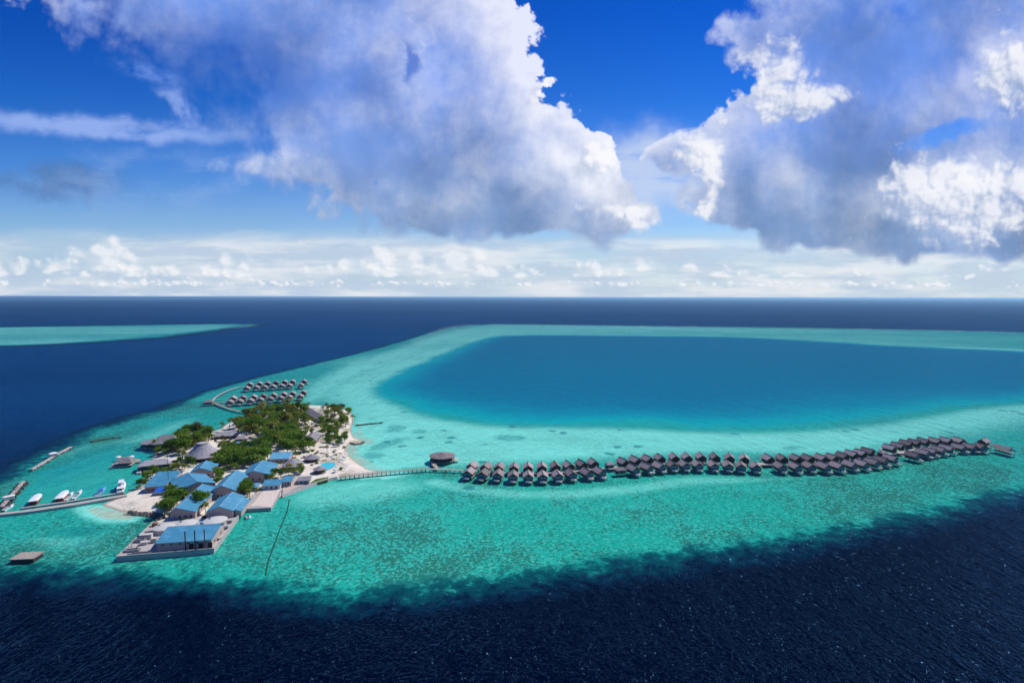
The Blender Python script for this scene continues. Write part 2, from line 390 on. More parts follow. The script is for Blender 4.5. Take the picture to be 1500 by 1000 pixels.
pale8 = spl([(40, 680), (100, 655), (180, 640), (250, 618), (290, 612), (250, 640), (180, 655), (110, 668)], 4)
harbour = spl([(0, 740), (30, 705), (60, 690), (110, 675), (170, 660), (210, 665), (215, 690), (185, 715), (100, 735), (40, 745)], 4)
shore = spl([(150, 739), (168, 731), (186, 722), (204, 712), (214, 700), (226, 690), (224, 676), (226, 664), (245, 655), (258, 648), (266, 634), (290, 630), (318, 630), (332, 621), (350, 614), (381, 605), (410, 598),
             (432, 594.5), (455, 593.5), (480, 595), (500, 598.5), (514, 605), (518, 616), (515, 627), (519, 640), (533, 646.5), (526, 650), (512, 651), (508, 658), (512, 667), (524, 677), (540, 687), (556, 692),
             (540, 696.5), (510, 699.5), (484, 703), (455, 713), (430, 722), (408, 729), (380, 742), (345, 752), (310, 780), (250, 790), (222, 768), (236, 760), (232, 753.5), (215, 751.5), (196, 752), (178, 749.5), (162, 744)], 4)
sw = world_poly(shore)
def zone(pts, a, b): return ss(sdist(gx, gy, world_poly(pts)), a, b)
dist = np.hypot(gx, gy)
do = sdist(gx, gy, world_poly(outer))
deep = 1 - ss(do, -26.0, 24.0)
far_on = (gy > 700)
deep = np.where(far_on, 1 - ss(do, -16, 12), deep)
df = sdist(gx, gy, world_poly(farreef)); fr = ss(df, -70, 90)
dh = sdist(gx, gy, world_poly(horreef)); hr = ss(dh, -300, 300)
deep = deep * (1 - fr) * (1 - 0.8 * hr)
lagd = sdist(gx, gy, world_poly(lagoon))
lag = ss(lagd, -20, 230 + np.maximum(0, gx - 250) * .7) ; wnear = ss(gy, 500, 950); lag = lag * (1 - wnear) + wnear * ss(lagd, -18, 110)
pale = np.clip(zone(pale1, -30, 40) * .9 + zone(pale2, -18, 22) * 0.85 + zone(pale3, -7, 6) * .55 + zone(pale4, -14, 18) * .55 + zone(pale5, -5, 10) * 1.5 +
               zone(pale6, -5, 7) * .45 + zone(pale7, -5, 6) * .25 + zone(pale8, -10, 20) * .5 + fr * .6 * ss(df, 0, 120) + hr * .5, 0, 1.4)
shd = sdist(gx, gy, sw)
beach = ss(gx - (-165 + (gy - 440) * -.10), 0, 30) * (gy > 400) * (gy < 760)
pale = np.maximum(pale, beach * ss(shd, -34, -3) * 1.25)
pale = np.maximum(pale, ss(lagd, -95, -8) * (1 - ss(lagd, 0, 40)) * .92 * (gy < 1500))
pale = np.maximum(pale, (gy > 1100) * ss(do, 0, 120) * (.8 - .6 * ss(gx, 100, 2200)))
patch = np.clip(sum(zone(spl(q, 4), -5, 6) for q in ([(527, 668), (540, 662), (565, 664), (560, 671), (535, 673)], [(563, 630), (575, 622), (596, 624), (590, 632), (570, 634)], [(602, 630), (622, 628), (626, 634), (606, 635)],
     [(540, 655), (575, 642), (605, 640), (570, 655), (545, 661)], [(720, 640), (735, 636), (765, 638), (770, 645), (735, 646)], [(1140, 655), (1165, 652), (1185, 656), (1160, 660)], [(110, 660), (160, 648), (200, 650), (150, 664), (110, 674)],
     [(250, 815), (330, 812), (350, 822), (280, 830)], [(60, 780), (130, 770), (160, 778), (100, 788)])), 0, 1)
harb = zone(harbour, -5, 9)
coral = np.clip(ss(do, -5, 20) * (1 - 0.85 * np.clip(pale, 0, 1)) * (1 - lag) * (1 - .7 * harb), 0, 1)
coral *= np.where(gy > 700, .55, 1.0)
fringe = (1 - ss(do, 8, 95)) * (gy < 700)
open_sea = ss(gy + np.maximum(0, -gx) * .3, 260, 900)  # grows with distance; weights the painted reflection tone and far edge raggedness
cool = ss(gx + 0.15 * gy, 0, -350) * ss(gy, 150, 420) * 0.6 + harb * .8 + ss(gy, 600, 1500) * .3
foam = np.where((gy > 1500) & (gx > -300), 1.3 * np.exp(-((do - 10) / 45.0) ** 2), 0) + np.exp(-((df - 20) / 20.0) ** 2) * ss(gx, -1500, -1150) * .8 * (gy > 2300) + np.where(gy > 9000, hr, 0) * .6
me = bpy.data.meshes.new('sea')
co = np.stack([gx, gy, np.zeros_like(gx)], -1)
faces = [tuple(int(v) for v in q) for q in tris]
nv = len(gx); nq = len(quads); nt = len(tris)
me.vertices.add(nv); me.vertices.foreach_set('co', co.ravel())
loops = np.concatenate([quads.ravel(), tris.ravel()])
me.loops.add(len(loops)); me.loops.foreach_set('vertex_index', loops.astype(np.int32))
st = np.concatenate([np.arange(nq) * 4, nq * 4 + np.arange(nt) * 3])
me.polygons.add(nq + nt); me.polygons.foreach_set('loop_start', st.astype(np.int32))
me.update(calc_edges=True); me.validate()
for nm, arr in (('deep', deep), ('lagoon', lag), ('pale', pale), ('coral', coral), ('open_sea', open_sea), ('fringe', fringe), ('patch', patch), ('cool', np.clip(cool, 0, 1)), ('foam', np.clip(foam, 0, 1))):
    a_ = me.attributes.new(nm, 'FLOAT', 'POINT'); a_.data.foreach_set('value', arr.astype(np.float32))
sea = bpy.data.objects.new('sea', me); COL.objects.link(sea); sea['kind'] = 'structure'
if me.polygons[0].normal.z < 0: me.flip_normals()

mt, T, out = material('sea_water')
def attr(nm): return T.node('ShaderNodeAttribute', attribute_name=nm).outputs['Fac']
pos = T.n.new('ShaderNodeNewGeometry').outputs['Position']
n20 = T.noise(pos, 1 / 22.0, 5, .6); n6 = T.noise(pos, 1 / 6.0, 4, .62); n60 = T.noise(pos, 1 / 90.0, 4, .55)
n2 = T.noise(pos, 1 / 1.7, 4, .7)
n300 = T.noise(T.v('MULTIPLY', pos, (0.4, 1.0, 1.0)), 1 / 420.0, 5, .6)
def rag(nm, am20, am60=0.0, am6=0.0):
    s_ = T.add(attr(nm), T.mul(T.sub(n20, .5), am20))
    if am60: s_ = T.add(s_, T.mul(T.sub(n60, .5), am60))
    if am6: s_ = T.add(s_, T.mul(T.sub(n6, .5), am6))
    return s_
edge = lambda nm: T.mul(attr(nm), T.sub(1.0, attr(nm)))
dp_ = attr('deep')
dp = T.add(dp_, T.mul(T.mul(edge('deep'), 4.0), T.add(T.add(T.mul(T.sub(n20, .5), 0.9), T.mul(T.sub(n6, .5), 0.9)), T.mul(attr('open_sea'), T.add(T.mul(T.sub(n300, .5), 1.5), T.mul(T.sub(n60, .5), 0.9))))))
dp = T.m('ADD', dp, 0.0, clamp=True)
lg = T.m('ADD', T.add(attr('lagoon'), T.mul(T.mul(edge('lagoon'), 4.0), T.mul(T.sub(n60, .5), 0.5))), 0.0, clamp=True)
pl = T.m('ADD', T.add(attr('pale'), T.mul(T.sub(n20, .5), T.mul(edge('pale'), 2.2))), 0.0)
# body colour of the water over sand and coral, by depth; deep sea also gets a painted distance sheen
flat = T.mix(attr('cool'), (0.009, 0.36, 0.265), (0.010, 0.34, 0.325))
flat = T.mix(T.sstep(n60, .35, .68), flat, (0.032, 0.45, 0.355))
streak = T.mul(T.mul(T.sub(n300, .5), 1.3), T.mul(attr('open_sea'), T.sstep(attr('deep'), .5, .0)))
sand = T.mix(T.sstep(T.add(pl, streak), 0.0, 1.0), flat, (0.22, 0.78, 0.63))
sand = T.mix(T.sstep(pl, 1.0, 1.4), sand, (0.42, 0.56, 0.42))
cor = attr('coral')
n09 = T.noise(pos, 1 / 1.9, 3, .72)
cth = T.mad(attr('fringe'), -0.09, 0.835)
cth = T.add(cth, T.mul(T.sub(n60, .5), -0.62))
clump = T.sstep(T.sub(T.add(T.mul(n20, .30), T.add(T.mul(n09, .95), T.mul(n6, .38))), cth), 0.0, 0.10)
sand = T.mix(T.mul(T.mul(clump, cor), 0.85), sand, T.mix(n6, (0.004, 0.10, 0.075), (0.03, 0.15, 0.09)))
spk = T.sstep(T.noise(pos, 1 / 2.3, 3, .7), .52, .66)
sand = T.mix(T.mul(T.mul(spk, cor), 0.55), sand, (0.12, 0.60, 0.47))
# scattered coral heads on the pale sand
vb = T.voro(T.v('ADD', pos, T.v('SCALE', T.noise(pos, .12, 3, .6, out=1), 6.0)), 1 / 34.0, 'F1')
head = T.mul(T.sstep(vb, 0.15, 0.09), T.sstep(n60, .50, .58))
head = T.mul(head, T.mul(T.sstep(pl, .15, .5), T.sstep(pl, 1.3, 1.0)))
sand = T.mix(T.mul(head, 0.75), sand, (0.015, 0.22, 0.22))
sand = T.mix(T.mul(T.sstep(T.add(attr('patch'), T.mul(T.sub(n6, .5), 1.6)), .35, 1.0), .5), sand, (0.006, 0.24, 0.23))
lagc = T.ramp(lg, [(0.0, (0.03, 0.44, 0.40)), (0.22, (0.0, 0.42, 0.44)), (0.5, (0.0, 0.30, 0.395)), (0.8, (0.0, 0.225, 0.345)), (1.0, (0.0, 0.195, 0.315))])
lagc = T.mix(T.mul(T.sstep(n6, .4, .7), .35), lagc, T.v('SCALE', lagc, .72))
body = T.mix(T.sstep(lg, 0.02, 0.25), sand, lagc)
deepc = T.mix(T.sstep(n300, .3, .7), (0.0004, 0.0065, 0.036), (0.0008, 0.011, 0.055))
deepc = T.mix(attr('open_sea'), (0.0001, 0.0015, 0.0085), T.mix(T.sstep(n300, .3, .7), (0.0006, 0.026, 0.090), (0.0010, 0.035, 0.112)))  # sky reflection on distant water painted into the body colour, near water darkest
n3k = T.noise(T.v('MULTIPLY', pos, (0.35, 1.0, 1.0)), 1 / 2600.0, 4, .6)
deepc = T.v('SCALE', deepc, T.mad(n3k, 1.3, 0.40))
drop = T.ramp(dp, [(0.0, (0.012, 0.33, 0.26)), (0.2, (0.006, 0.21, 0.185)), (0.42, (0.002, 0.075, 0.09)), (0.7, (0.0008, 0.018, 0.042)), (1.0, (0.0005, 0.006, 0.024))])
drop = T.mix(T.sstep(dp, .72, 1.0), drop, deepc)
drop = T.mix(T.mul(T.mul(clump, T.sstep(dp, .75, .1)), .7), drop, (0.002, 0.035, 0.05))
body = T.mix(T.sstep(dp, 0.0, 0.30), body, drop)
fm = T.mul(attr('foam'), T.sstep(T.noise(T.v('MULTIPLY', pos, (0.25, 1, 1)), 1 / 14.0, 4, .7), .50, .70))
body = T.mix(T.mul(fm, .8), body, (0.75, 0.8, 0.8))
# waves
wv = T.v('MULTIPLY', pos, (1.0, 1.0, 1.0))
rt = T.node('ShaderNodeMapping', {0: pos}); rt.inputs[2].default_value = (0, 0, R(-28)); rt.inputs[3].default_value = (1.5, 0.62, 1)
h1 = T.noise(rt.outputs[0], 1 / 3.5, 1, .5, dist=.5)
h2 = T.noise(pos, 1 / 1.5, 1, .5, dist=.5)
h3 = T.noise(rt.outputs[0], 1 / 17.0, 2, .5)
hgt = T.add(T.mul(h1, 1.2), T.add(T.mul(h2, 0.75), T.mul(h3, 2.6)))
calm = T.sstep(attr('deep'), 0.1, .9, 0.35, 1.0)
bp = T.node('ShaderNodeBump', {'Height': hgt, 'Distance': 1.25}); T.put(bp, 'Strength', T.mul(calm, 1.0))
dif = T.node('ShaderNodeBsdfDiffuse', {0: body})
glo = T.node('ShaderNodeBsdfGlossy', {0: SEA_GLOSS + (1,), 1: SEA_ROUGH}); T.l.new(bp.outputs[0], glo.inputs['Normal'])
fre = T.node('ShaderNodeFresnel', {0: 1.28}); T.l.new(bp.outputs[0], fre.inputs['Normal'])
mixs = T.node('ShaderNodeMixShader', {0: fre.outputs[0]}); T.l.new(dif.outputs[0], mixs.inputs[1]); T.l.new(glo.outputs[0], mixs.inputs[2])
T.l.new(mixs.outputs[0], out.inputs[0])
me.materials.append(mt)

# air over the sea: one even box of thin haze round the camera and the whole scene
hb = MBX = bpy.data.meshes.new('haze')
S_ = 240000.0; z0h, z1h = -2.5, 134.0
hb.from_pydata([(-S_, -S_, z0h), (S_, -S_, z0h), (S_, S_, z0h), (-S_, S_, z0h), (-S_, -S_, z1h), (S_, -S_, z1h), (S_, S_, z1h), (-S_, S_, z1h)], [],
               [[3, 2, 1, 0], [4, 5, 6, 7], [0, 1, 5, 4], [1, 2, 6, 5], [2, 3, 7, 6], [3, 0, 4, 7]])
ho = bpy.data.objects.new('haze', hb); COL.objects.link(ho); ho['kind'] = 'stuff'
hm = bpy.data.materials.new('haze_air'); hm.use_nodes = True; hm.node_tree.nodes.clear()
T = NT(hm.node_tree); out = T.n.new('ShaderNodeOutputMaterial')
pv = T.node('ShaderNodeVolumePrincipled', {'Color': (0.40, 0.72, 1.0, 1), 'Density': 3.3e-5, 'Anisotropy': 0.4}); T.l.new(pv.outputs[0], out.inputs['Volume'])
hb.materials.append(hm)
# ---------------------------------------------------------------- mesh helpers
class MB:
    def __init__(s): s.v = []; s.f = []; s.mi = []; s.cur = 0
    def add(s, vs, fs):
        o = len(s.v); s.v += [tuple(q) for q in vs]
        for f in fs: s.f.append([o + i for i in f]); s.mi.append(s.cur)
        return s
    def prism(s, poly, z0, z1):
        n = len(poly); a = sum(poly[i][0] * poly[(i + 1) % n][1] - poly[(i + 1) % n][0] * poly[i][1] for i in range(n))
        if a < 0: poly = poly[::-1]
        z0s = z0 if isinstance(z0, (list, tuple)) else [z0] * n
        vs = [(p[0], p[1], z0s[i]) for i, p in enumerate(poly)] + [(p[0], p[1], z1) for p in poly]
        return s.add(vs, [list(range(n))[::-1], list(range(n, 2 * n))] + [[i, (i + 1) % n, n + (i + 1) % n, n + i] for i in range(n)])
    def box(s, x0, x1, y0, y1, z0, z1): return s.prism([(x0, y0), (x1, y0), (x1, y1), (x0, y1)], z0, z1)
    def lathe(s, prof, n=16, cx=0, cy=0, sx=1, sy=1):      # prof: (radius, z) from bottom to top
        o = []; fs = []
        for r_, z in prof:
            for k in range(n):
                a = 2 * math.pi * k / n; o.append((cx + r_ * sx * math.cos(a), cy + r_ * sy * math.sin(a), z))
        for i in range(len(prof) - 1):
            for k in range(n): fs.append([i * n + k, i * n + (k + 1) % n, (i + 1) * n + (k + 1) % n, (i + 1) * n + k])
        fs.append(list(range(n))[::-1]); fs.append([(len(prof) - 1) * n + k for k in range(n)])
        return s.add(o, fs)
    def cyl(s, x, y, z0, z1, r_, n=8, r1=None): return s.lathe([(r_, z0), (r_ if r1 is None else r1, z1)], n, x, y)
    def tube(s, pts, r_, n=6, r1=None):
        pts = [Vector(p) for p in pts]; o = []; fs = []; k = len(pts)
        for i, p in enumerate(pts):
            d_ = (pts[min(i + 1, k - 1)] - pts[max(i - 1, 0)]).normalized()
            a = d_.cross(Vector((0, 0, 1)));
            if a.length < .05: a = d_.cross(Vector((1, 0, 0)))
            a.normalize(); b_ = a.cross(d_); rr_ = r_ if r1 is None else r_ + (r1 - r_) * i / (k - 1)
            for j in range(n):
                t = 2 * math.pi * j / n; o.append(p + (a * math.cos(t) + b_ * math.sin(t)) * rr_)
        for i in range(k - 1):
            for j in range(n): fs.append([i * n + j, i * n + (j + 1) % n, (i + 1) * n + (j + 1) % n, (i + 1) * n + j])
        fs.append(list(range(n))); fs.append([(k - 1) * n + j for j in range(n)][::-1])
        return s.add(o, fs)
    def sheet(s, a, b_, c, d_, th):                          # a roof plane with thickness th downwards
        q = [Vector(a), Vector(b_), Vector(c), Vector(d_)]; w_ = [p - Vector((0, 0, th)) for p in q]
        return s.add(q + w_, [[0, 1, 2, 3], [7, 6, 5, 4], [0, 4, 5, 1], [1, 5, 6, 2], [2, 6, 7, 3], [3, 7, 4, 0]])
    def build(s, name, mats, parent=None, loc=(0, 0, 0), rz=0.0, smooth=False):
        me_ = bpy.data.meshes.new(name); me_.from_pydata([tuple(p) for p in s.v], [], s.f)
        for q in (mats if isinstance(mats, (list, tuple)) else [mats]): me_.materials.append(q)
        for p, i in zip(me_.polygons, s.mi): p.material_index = i; p.use_smooth = smooth
        bm = bmesh.new(); bm.from_mesh(me_); bmesh.ops.recalc_face_normals(bm, faces=bm.faces); bm.to_mesh(me_); bm.free()
        o = bpy.data.objects.new(name, me_); COL.objects.link(o); o.location = loc; o.rotation_euler = (0, 0, rz)
        if parent is not None: o.parent = parent
        return o
def tag(o, label, cat, group=None):
    o['label'] = label; o['category'] = cat
    if group: o['group'] = group
    return o
def thing(name, label, cat, loc=(0, 0, 0), rz=0.0, group=None):
    o = bpy.data.objects.new(name, None); COL.objects.link(o); o.location = loc; o.rotation_euler = (0, 0, rz)
    o.empty_display_size = 0.5
    return tag(o, label, cat, group)
def dup(root, loc, rz, label=None, group=None, scale=None):
    r_ = root.copy(); COL.objects.link(r_); r_.location = loc; r_.rotation_euler = (0, 0, rz)
    if scale: r_.scale = scale if not isinstance(scale, (int, float)) else (scale,) * 3
    if label: r_['label'] = label
    if group: r_['group'] = group
    for ch in list(root.children):
        c = ch.copy(); COL.objects.link(c); c.parent = r_
        for g in list(ch.children):
            e = g.copy(); COL.objects.link(e); e.parent = c
    return r_
ORD = ['first', 'second', 'third', 'fourth', 'fifth', 'sixth', 'seventh', 'eighth', 'ninth', 'tenth', 'eleventh', 'twelfth']
# ---------------------------------------------------------------- materials
def plain(name, col, rough=.8, spec=.3, var=.25, scale=1.2, metal=0.0, det=4):
    mt, T, out = material(name)
    tc = T.n.new('ShaderNodeTexCoord').outputs['Object']
    n = T.noise(tc, scale, det, .6, dims='3D')
    oi = T.n.new('ShaderNodeObjectInfo').outputs['Random']
    f = T.add(T.mul(T.sub(n, .5), var * 2), T.mul(T.sub(oi, .5), var * .5))
    c = T.mix(1.0, tuple(col), T.mix(T.mad(f, 1.0, 0.5), (.5, .5, .5), (1.45, 1.45, 1.45)), 'MULTIPLY')
    bsdf(T, out, c, rough, spec, None, metal); return mt
def thatch(name, col):
    mt, T, out = material(name)
    tc = T.n.new('ShaderNodeTexCoord').outputs['Object']
    n = T.noise(T.v('MULTIPLY', tc, (2.2, 2.2, .5)), 1.6, 5, .7, dims='3D'); n2 = T.noise(tc, .35, 3, .6, dims='3D')
    oi = T.n.new('ShaderNodeObjectInfo').outputs['Random']
    f = T.add(T.add(T.mul(n, .55), T.mul(n2, .5)), T.mul(T.sub(oi, .5), .42))
    c = T.ramp(f, [(.25, tuple(q * .55 for q in col)), (.5, col), (.8, tuple(min(1, q * 1.45) for q in col))])
    bp_ = T.node('ShaderNodeBump', {'Height': n, 'Strength': .6, 'Distance': .15})
    bsdf(T, out, c, .95, .1, bp_.outputs[0]); return mt
def metalroof(name, col, ax):
    mt, T, out = material(name)
    tc = T.n.new('ShaderNodeTexCoord').outputs['Object']
    wv_ = T.n.new('ShaderNodeTexWave'); wv_.bands_direction = ax; T.l.new(tc, wv_.inputs['Vector']); T.put(wv_, 'Scale', 0.55); T.put(wv_, 'Distortion', 0.0)
    n = T.noise(tc, .22, 5, .62, dims='3D'); n2 = T.noise(T.v('MULTIPLY', tc, (3, .25, 1) if ax == 'X' else (.25, 3, 1)), .5, 4, .6, dims='3D')
    c = T.mix(T.sstep(n, .42, .72), tuple(col), tuple(min(1, q * 1.25 + .03) for q in col))
    c = T.mix(T.mul(T.sstep(n2, .50, .72), .5), c, (.14, .19, .21))
    c = T.mix(T.mul(T.sstep(wv_.outputs[1], .8, .97), .25), c, tuple(q * .55 for q in col))
    bp_ = T.node('ShaderNodeBump', {'Height': wv_.outputs[1], 'Strength': .5, 'Distance': .08})
    bsdf(T, out, c, .5, .35, bp_.outputs[0]); return mt
def planks(name, col, ax='X', scale=1.6):
    mt, T, out = material(name)
    tc = T.n.new('ShaderNodeTexCoord').outputs['Object']
    wv_ = T.n.new('ShaderNodeTexWave'); wv_.bands_direction = ax; T.l.new(tc, wv_.inputs['Vector']); T.put(wv_, 'Scale', scale)
    n = T.noise(tc, .9, 4, .65, dims='3D')
    c = T.ramp(n, [(.3, tuple(q * .7 for q in col)), (.7, tuple(min(1, q * 1.2) for q in col))])
    c = T.mix(T.mul(T.sstep(wv_.outputs[1], .75, .95), .3), c, tuple(q * .5 for q in col))
    bsdf(T, out, c, .85, .2); return mt
M = {}
M['villa_thatch'] = thatch('villa_thatch', (0.30, 0.245, 0.25))
M['grey_thatch'] = thatch('grey_thatch', (0.29, 0.275, 0.295))
M['brown_thatch'] = thatch('brown_thatch', (0.20, 0.165, 0.15))
M['dark_wood'] = plain('dark_wood', (0.055, 0.042, 0.038), .8, .2, .3, 1.5)
M['wall_wood'] = planks('wall_wood', (0.12, 0.085, 0.07), 'Z', 2.0)
M['deck'] = planks('deck_planks', (0.36, 0.31, 0.265), 'X', 1.2)
M['deck_pale'] = planks('deck_pale', (0.55, 0.50, 0.43), 'Y', 1.4)
M['jetty_deck'] = plain('jetty_deck', (0.40, 0.355, 0.315), .85, .2, .3, 1.3)
M['rail'] = plain('rail_wood', (0.24, 0.20, 0.17), .8, .2, .2)
M['pile'] = plain('pile_timber', (0.075, 0.065, 0.055), .9, .1, .4, .8)
M['concrete'] = plain('concrete', (0.42, 0.38, 0.36), .9, .15, .35, .5, det=6)
M['pink_wall'] = plain('pink_plaster', (0.47, 0.37, 0.34), .9, .15, .22, .35, det=6)
M['white'] = plain('white_paint', (0.55, 0.53, 0.50), .55, .3, .12, .6)
M['gel'] = plain('white_gelcoat', (0.80, 0.80, 0.80), .25, .5, .05, .6)
M['bluegel'] = plain('blue_gelcoat', (0.18, 0.40, 0.72), .3, .5, .08, .6)
M['red'] = plain('red_hull', (0.26, 0.075, 0.055), .5, .3, .25)
M['bluecanvas'] = plain('blue_canvas', (0.03, 0.13, 0.5), .7, .2, .15)
M['steel'] = plain('grey_steel', (0.25, 0.26, 0.28), .5, .5, .3, 1.0, .3)
M['soot'] = plain('soot_steel', (0.05, 0.045, 0.05), .7, .3, .4, .8)
M['rust'] = plain('rust_steel', (0.22, 0.12, 0.08), .8, .2, .4, .7)
M['dark'] = plain('dark_opening', (0.018, 0.018, 0.02), .6, .3, .2)
M['green'] = plain('green_paint', (0.02, 0.10, 0.06), .6, .3, .2)
M['rock'] = plain('rock', (0.17, 0.155, 0.14), .95, .1, .5, .5, det=6)
M['darkrock'] = plain('wet_rock', (0.06, 0.06, 0.05), .8, .3, .5, .4, det=6)
M['canvas'] = plain('cream_canvas', (0.72, 0.70, 0.64), .85, .1, .08)
M['roof_x'] = metalroof('blue_metal_roof_x', (0.05, 0.235, 0.375), 'X')
M['roof_y'] = metalroof('blue_metal_roof_y', (0.05, 0.235, 0.375), 'Y')
M['roof_fade'] = metalroof('faded_blue_metal_roof', (0.10, 0.33, 0.50), 'X')
M['trim'] = plain('white_trim', (0.25, 0.45, 0.56), .6, .3, .1)
mt, T, out = material('window_glass')
bsdf(T, out, (0.06, 0.16, 0.22), .08, .6); M['glass'] = mt
# ---------------------------------------------------------------- water villas
def make_villa(label, group, wing=False):
    """+Y looks out to sea, origin on the water under the house"""
    t = thing('water_villa', label, 'villa', (0, 0, 0), 0, group)
    W, y0, y1, ze, zr = 3.95, -5.0, 4.6, 4.9, 7.7
    b = MB()
    b.sheet((-W, y0, ze), (0, y0 - .5, zr), (0, y1 + .5, zr), (-W, y1, ze), .32)
    b.sheet((0, y0 - .5, zr), (W, y0, ze), (W, y1, ze), (0, y1 + .5, zr), .32)
    rf = b.build('roof', M['villa_thatch'], t)
    MB().tube([(0, y0 - .55, zr + .04), (0, y1 + .55, zr + .04)], .2, 6).build('ridge_cap', M['brown_thatch'], rf)
    b = MB(); hw = 3.2; k = (zr - ze) / W
    for yy in (y0 + .9, y1 - .9):
        pass
    zt = lambda x: zr - k * abs(x) - .34
    prof = [(-hw, 2.62), (hw, 2.62), (hw, zt(hw)), (0, zt(0)), (-hw, zt(-hw))]
    ya, yb_ = y0 + 1.0, y1 - .9
    b.add([(x, ya, z) for x, z in prof] + [(x, yb_, z) for x, z in prof], [[0, 1, 2, 3, 4], [9, 8, 7, 6, 5]] + [[i, (i + 1) % 5, 5 + (i + 1) % 5, 5 + i] for i in range(5)])
    wl = b.build('wall', M['wall_wood'], t)
    for x0, x1 in ((-2.8, -.1), (.1, 2.8)):
        g = MB().box(x0, x1, yb_ - .02, yb_ + .06, 2.75, 4.75).build('window', M['glass'], t)
        MB().box(x0 - .08, x1 + .08, yb_ - .03, yb_ + .03, 4.753, 4.87).build('frame', M['white'], g)
    MB().box(-.7, .7, ya - .06, ya + .02, 2.66, 4.8).build('door', M['dark_wood'], t)
    b = MB().box(-3.6, 3.6, y0 + .2, 5.2, 2.34, 2.6)
    b.build('deck', M['deck'], t)
    b = MB().box(-1.9, 2.6, 5.24, 7.9, 2.1, 2.34); sd = b.build('sundeck', M['deck_pale'], t)
    MB().lathe([(1.0, 2.36), (1.35, 2.9), (1.22, 2.9), (.95, 2.5)], 14, .9, 6.5, 1.15, .85).build('bathtub', M['gel'], t)
    for x in (-1.55, -.7):
        MB().box(x, x + .6, 5.6, 7.3, 2.36, 2.62).build('sun_bed', M['canvas'], t)
    b = MB()
    for i in range(6): b.box(2.65, 3.45, 6.0 + i * .42, 6.3 + i * .42, 2.2 - i * .36, 2.3 - i * .36)
    b.build('steps', M['deck'], t)
    MB().box(-.6, .6, y0 - 4.2, y0 + .15, 2.3, 2.52).build('gangway', M['jetty_deck'], t)
    for x, y in ((-3.2, -4.4), (3.2, -4.4), (-3.2, 0), (3.2, 0), (-3.2, 4.8), (3.2, 4.8), (-1.6, 7.5), (2.3, 7.5)):
        MB().cyl(x, y, -1.2, 2.33 if y < 5 else 2.09, .17, 6).build('stilt', M['pile'], t)
    return t
JET = spl_open([(628, 686.5), (660, 687.2), (680, 688.4), (700, 689.8), (730, 691.6), (763, 692.2), (806, 692), (830, 690.8), (849, 689), (869, 686.4), (898, 684.6), (916, 682.6), (934, 679.8),
       (953, 677.4), (971, 676.2), (1014, 675.6), (1053, 676), (1075, 677), (1098, 678.6), (1124, 679), (1150, 678.4), (1175, 678), (1200, 676.4), (1240, 673), (1270, 669.6), (1295, 665.5), (1320, 661.8),
       (1345, 656.8), (1370, 652.8), (1400, 650.2), (1430, 650.8), (1452, 654.6)], 4)
JW = [at(a, b, 2.3) for a, b in JET]
def jet_near(p):
    best = None
    for i in range(len(JW) - 1):
        a, b = JW[i].xy, JW[i + 1].xy; e = b - a; t = max(0, min(1, (p.xy - a).dot(e) / e.length_squared)); q = a + e * t; d_ = (p.xy - q).length
        if best is None or d_ < best[0]: best = (d_, q, e.normalized(), i + t)
    return best
rear_y = [(691, 677.5), (712, 679), (753, 680), (794, 679), (833, 677), (852, 675), (869, 673), (912, 672), (930, 669.5), (948, 668), (966, 666.5), (988, 665.5), (1027, 664.7), (1069, 665.8), (1090, 667),
          (1125, 667), (1146, 667), (1183, 667), (1218, 666), (1234, 663.5), (1247, 661), (1260, 659.5), (1271, 657), (1304, 652), (1327, 645.5), (1352, 643), (1385, 641.5), (1404, 642), (1441, 643)]
front_y = [(687, 687), (708, 689), (730, 690), (752, 691.5), (774, 692), (795, 692), (817, 691), (837, 689), (860, 687.5), (879, 686), (928, 682), (947, 679.6), (966, 678), (985, 676.5), (1003, 676), (1022, 676),
           (1045, 676.6), (1066, 677), (1086, 678), (1107, 678.5), (1142, 678.5), (1165, 679), (1186, 678), (1207, 678.6), (1226, 678), (1246, 676), (1262, 675), (1278, 672.6), (1291, 669.6), (1304, 667.5),
           (1337, 662.7), (1352, 658.7), (1361, 656.7), (1375, 654.7), (1387, 652.7), (1405, 651.3), (1420, 650.7), (1440, 650.7)]
rear_x = [[691.8, 711.6, 731.4, 753, 773.4, 793.8, 813.6, 832.6, 851.8, 869], [912.4, 930.4, 948.4, 966.4, 987.6, 1006.4, 1026.8, 1047.2, 1068.8, 1090.4],
          [1125, 1145.5, 1165.8, 1183, 1202.4, 1218, 1233.6, 1246.8, 1260, 1270.8], [1303, 1314.7, 1326.7, 1338.7, 1352, 1369, 1385, 1404, 1441]]
front_x = [[687, 708, 729.6, 751.8, 774, 795, 817, 836.6, 859.6, 878.8], [928, 947, 965.8, 984.6, 1002.8, 1022, 1044.8, 1066.4, 1085.6, 1107],
           [1142.8, 1165, 1185.6, 1207, 1226.4, 1245.6, 1262.4, 1278, 1291, 1305], [1337, 1352, 1361.5, 1374.7, 1386.7, 1405, 1421, 1436]]
SECT = ['first', 'second', 'third', 'last']          # stretches between the junction decks, from the left
def lerp_y(tab, x):
    for (a, b), (c, d_) in zip(tab, tab[1:]):
        if a <= x <= c: return b + (d_ - b) * (x - a) / (c - a)
    return tab[0][1] if x < tab[0][0] else tab[-1][1]
protos = {}
def place_villa(key, loc, rz, label, group):
    if key not in protos:
        protos[key] = make_villa(label, group); o = protos[key]; o.location = loc; o.rotation_euler = (0, 0, rz)
        if key == 'far': o.scale = (1.16, 1.16, 1.0)
        return o
    return dup(protos[key], loc, rz, label, group)
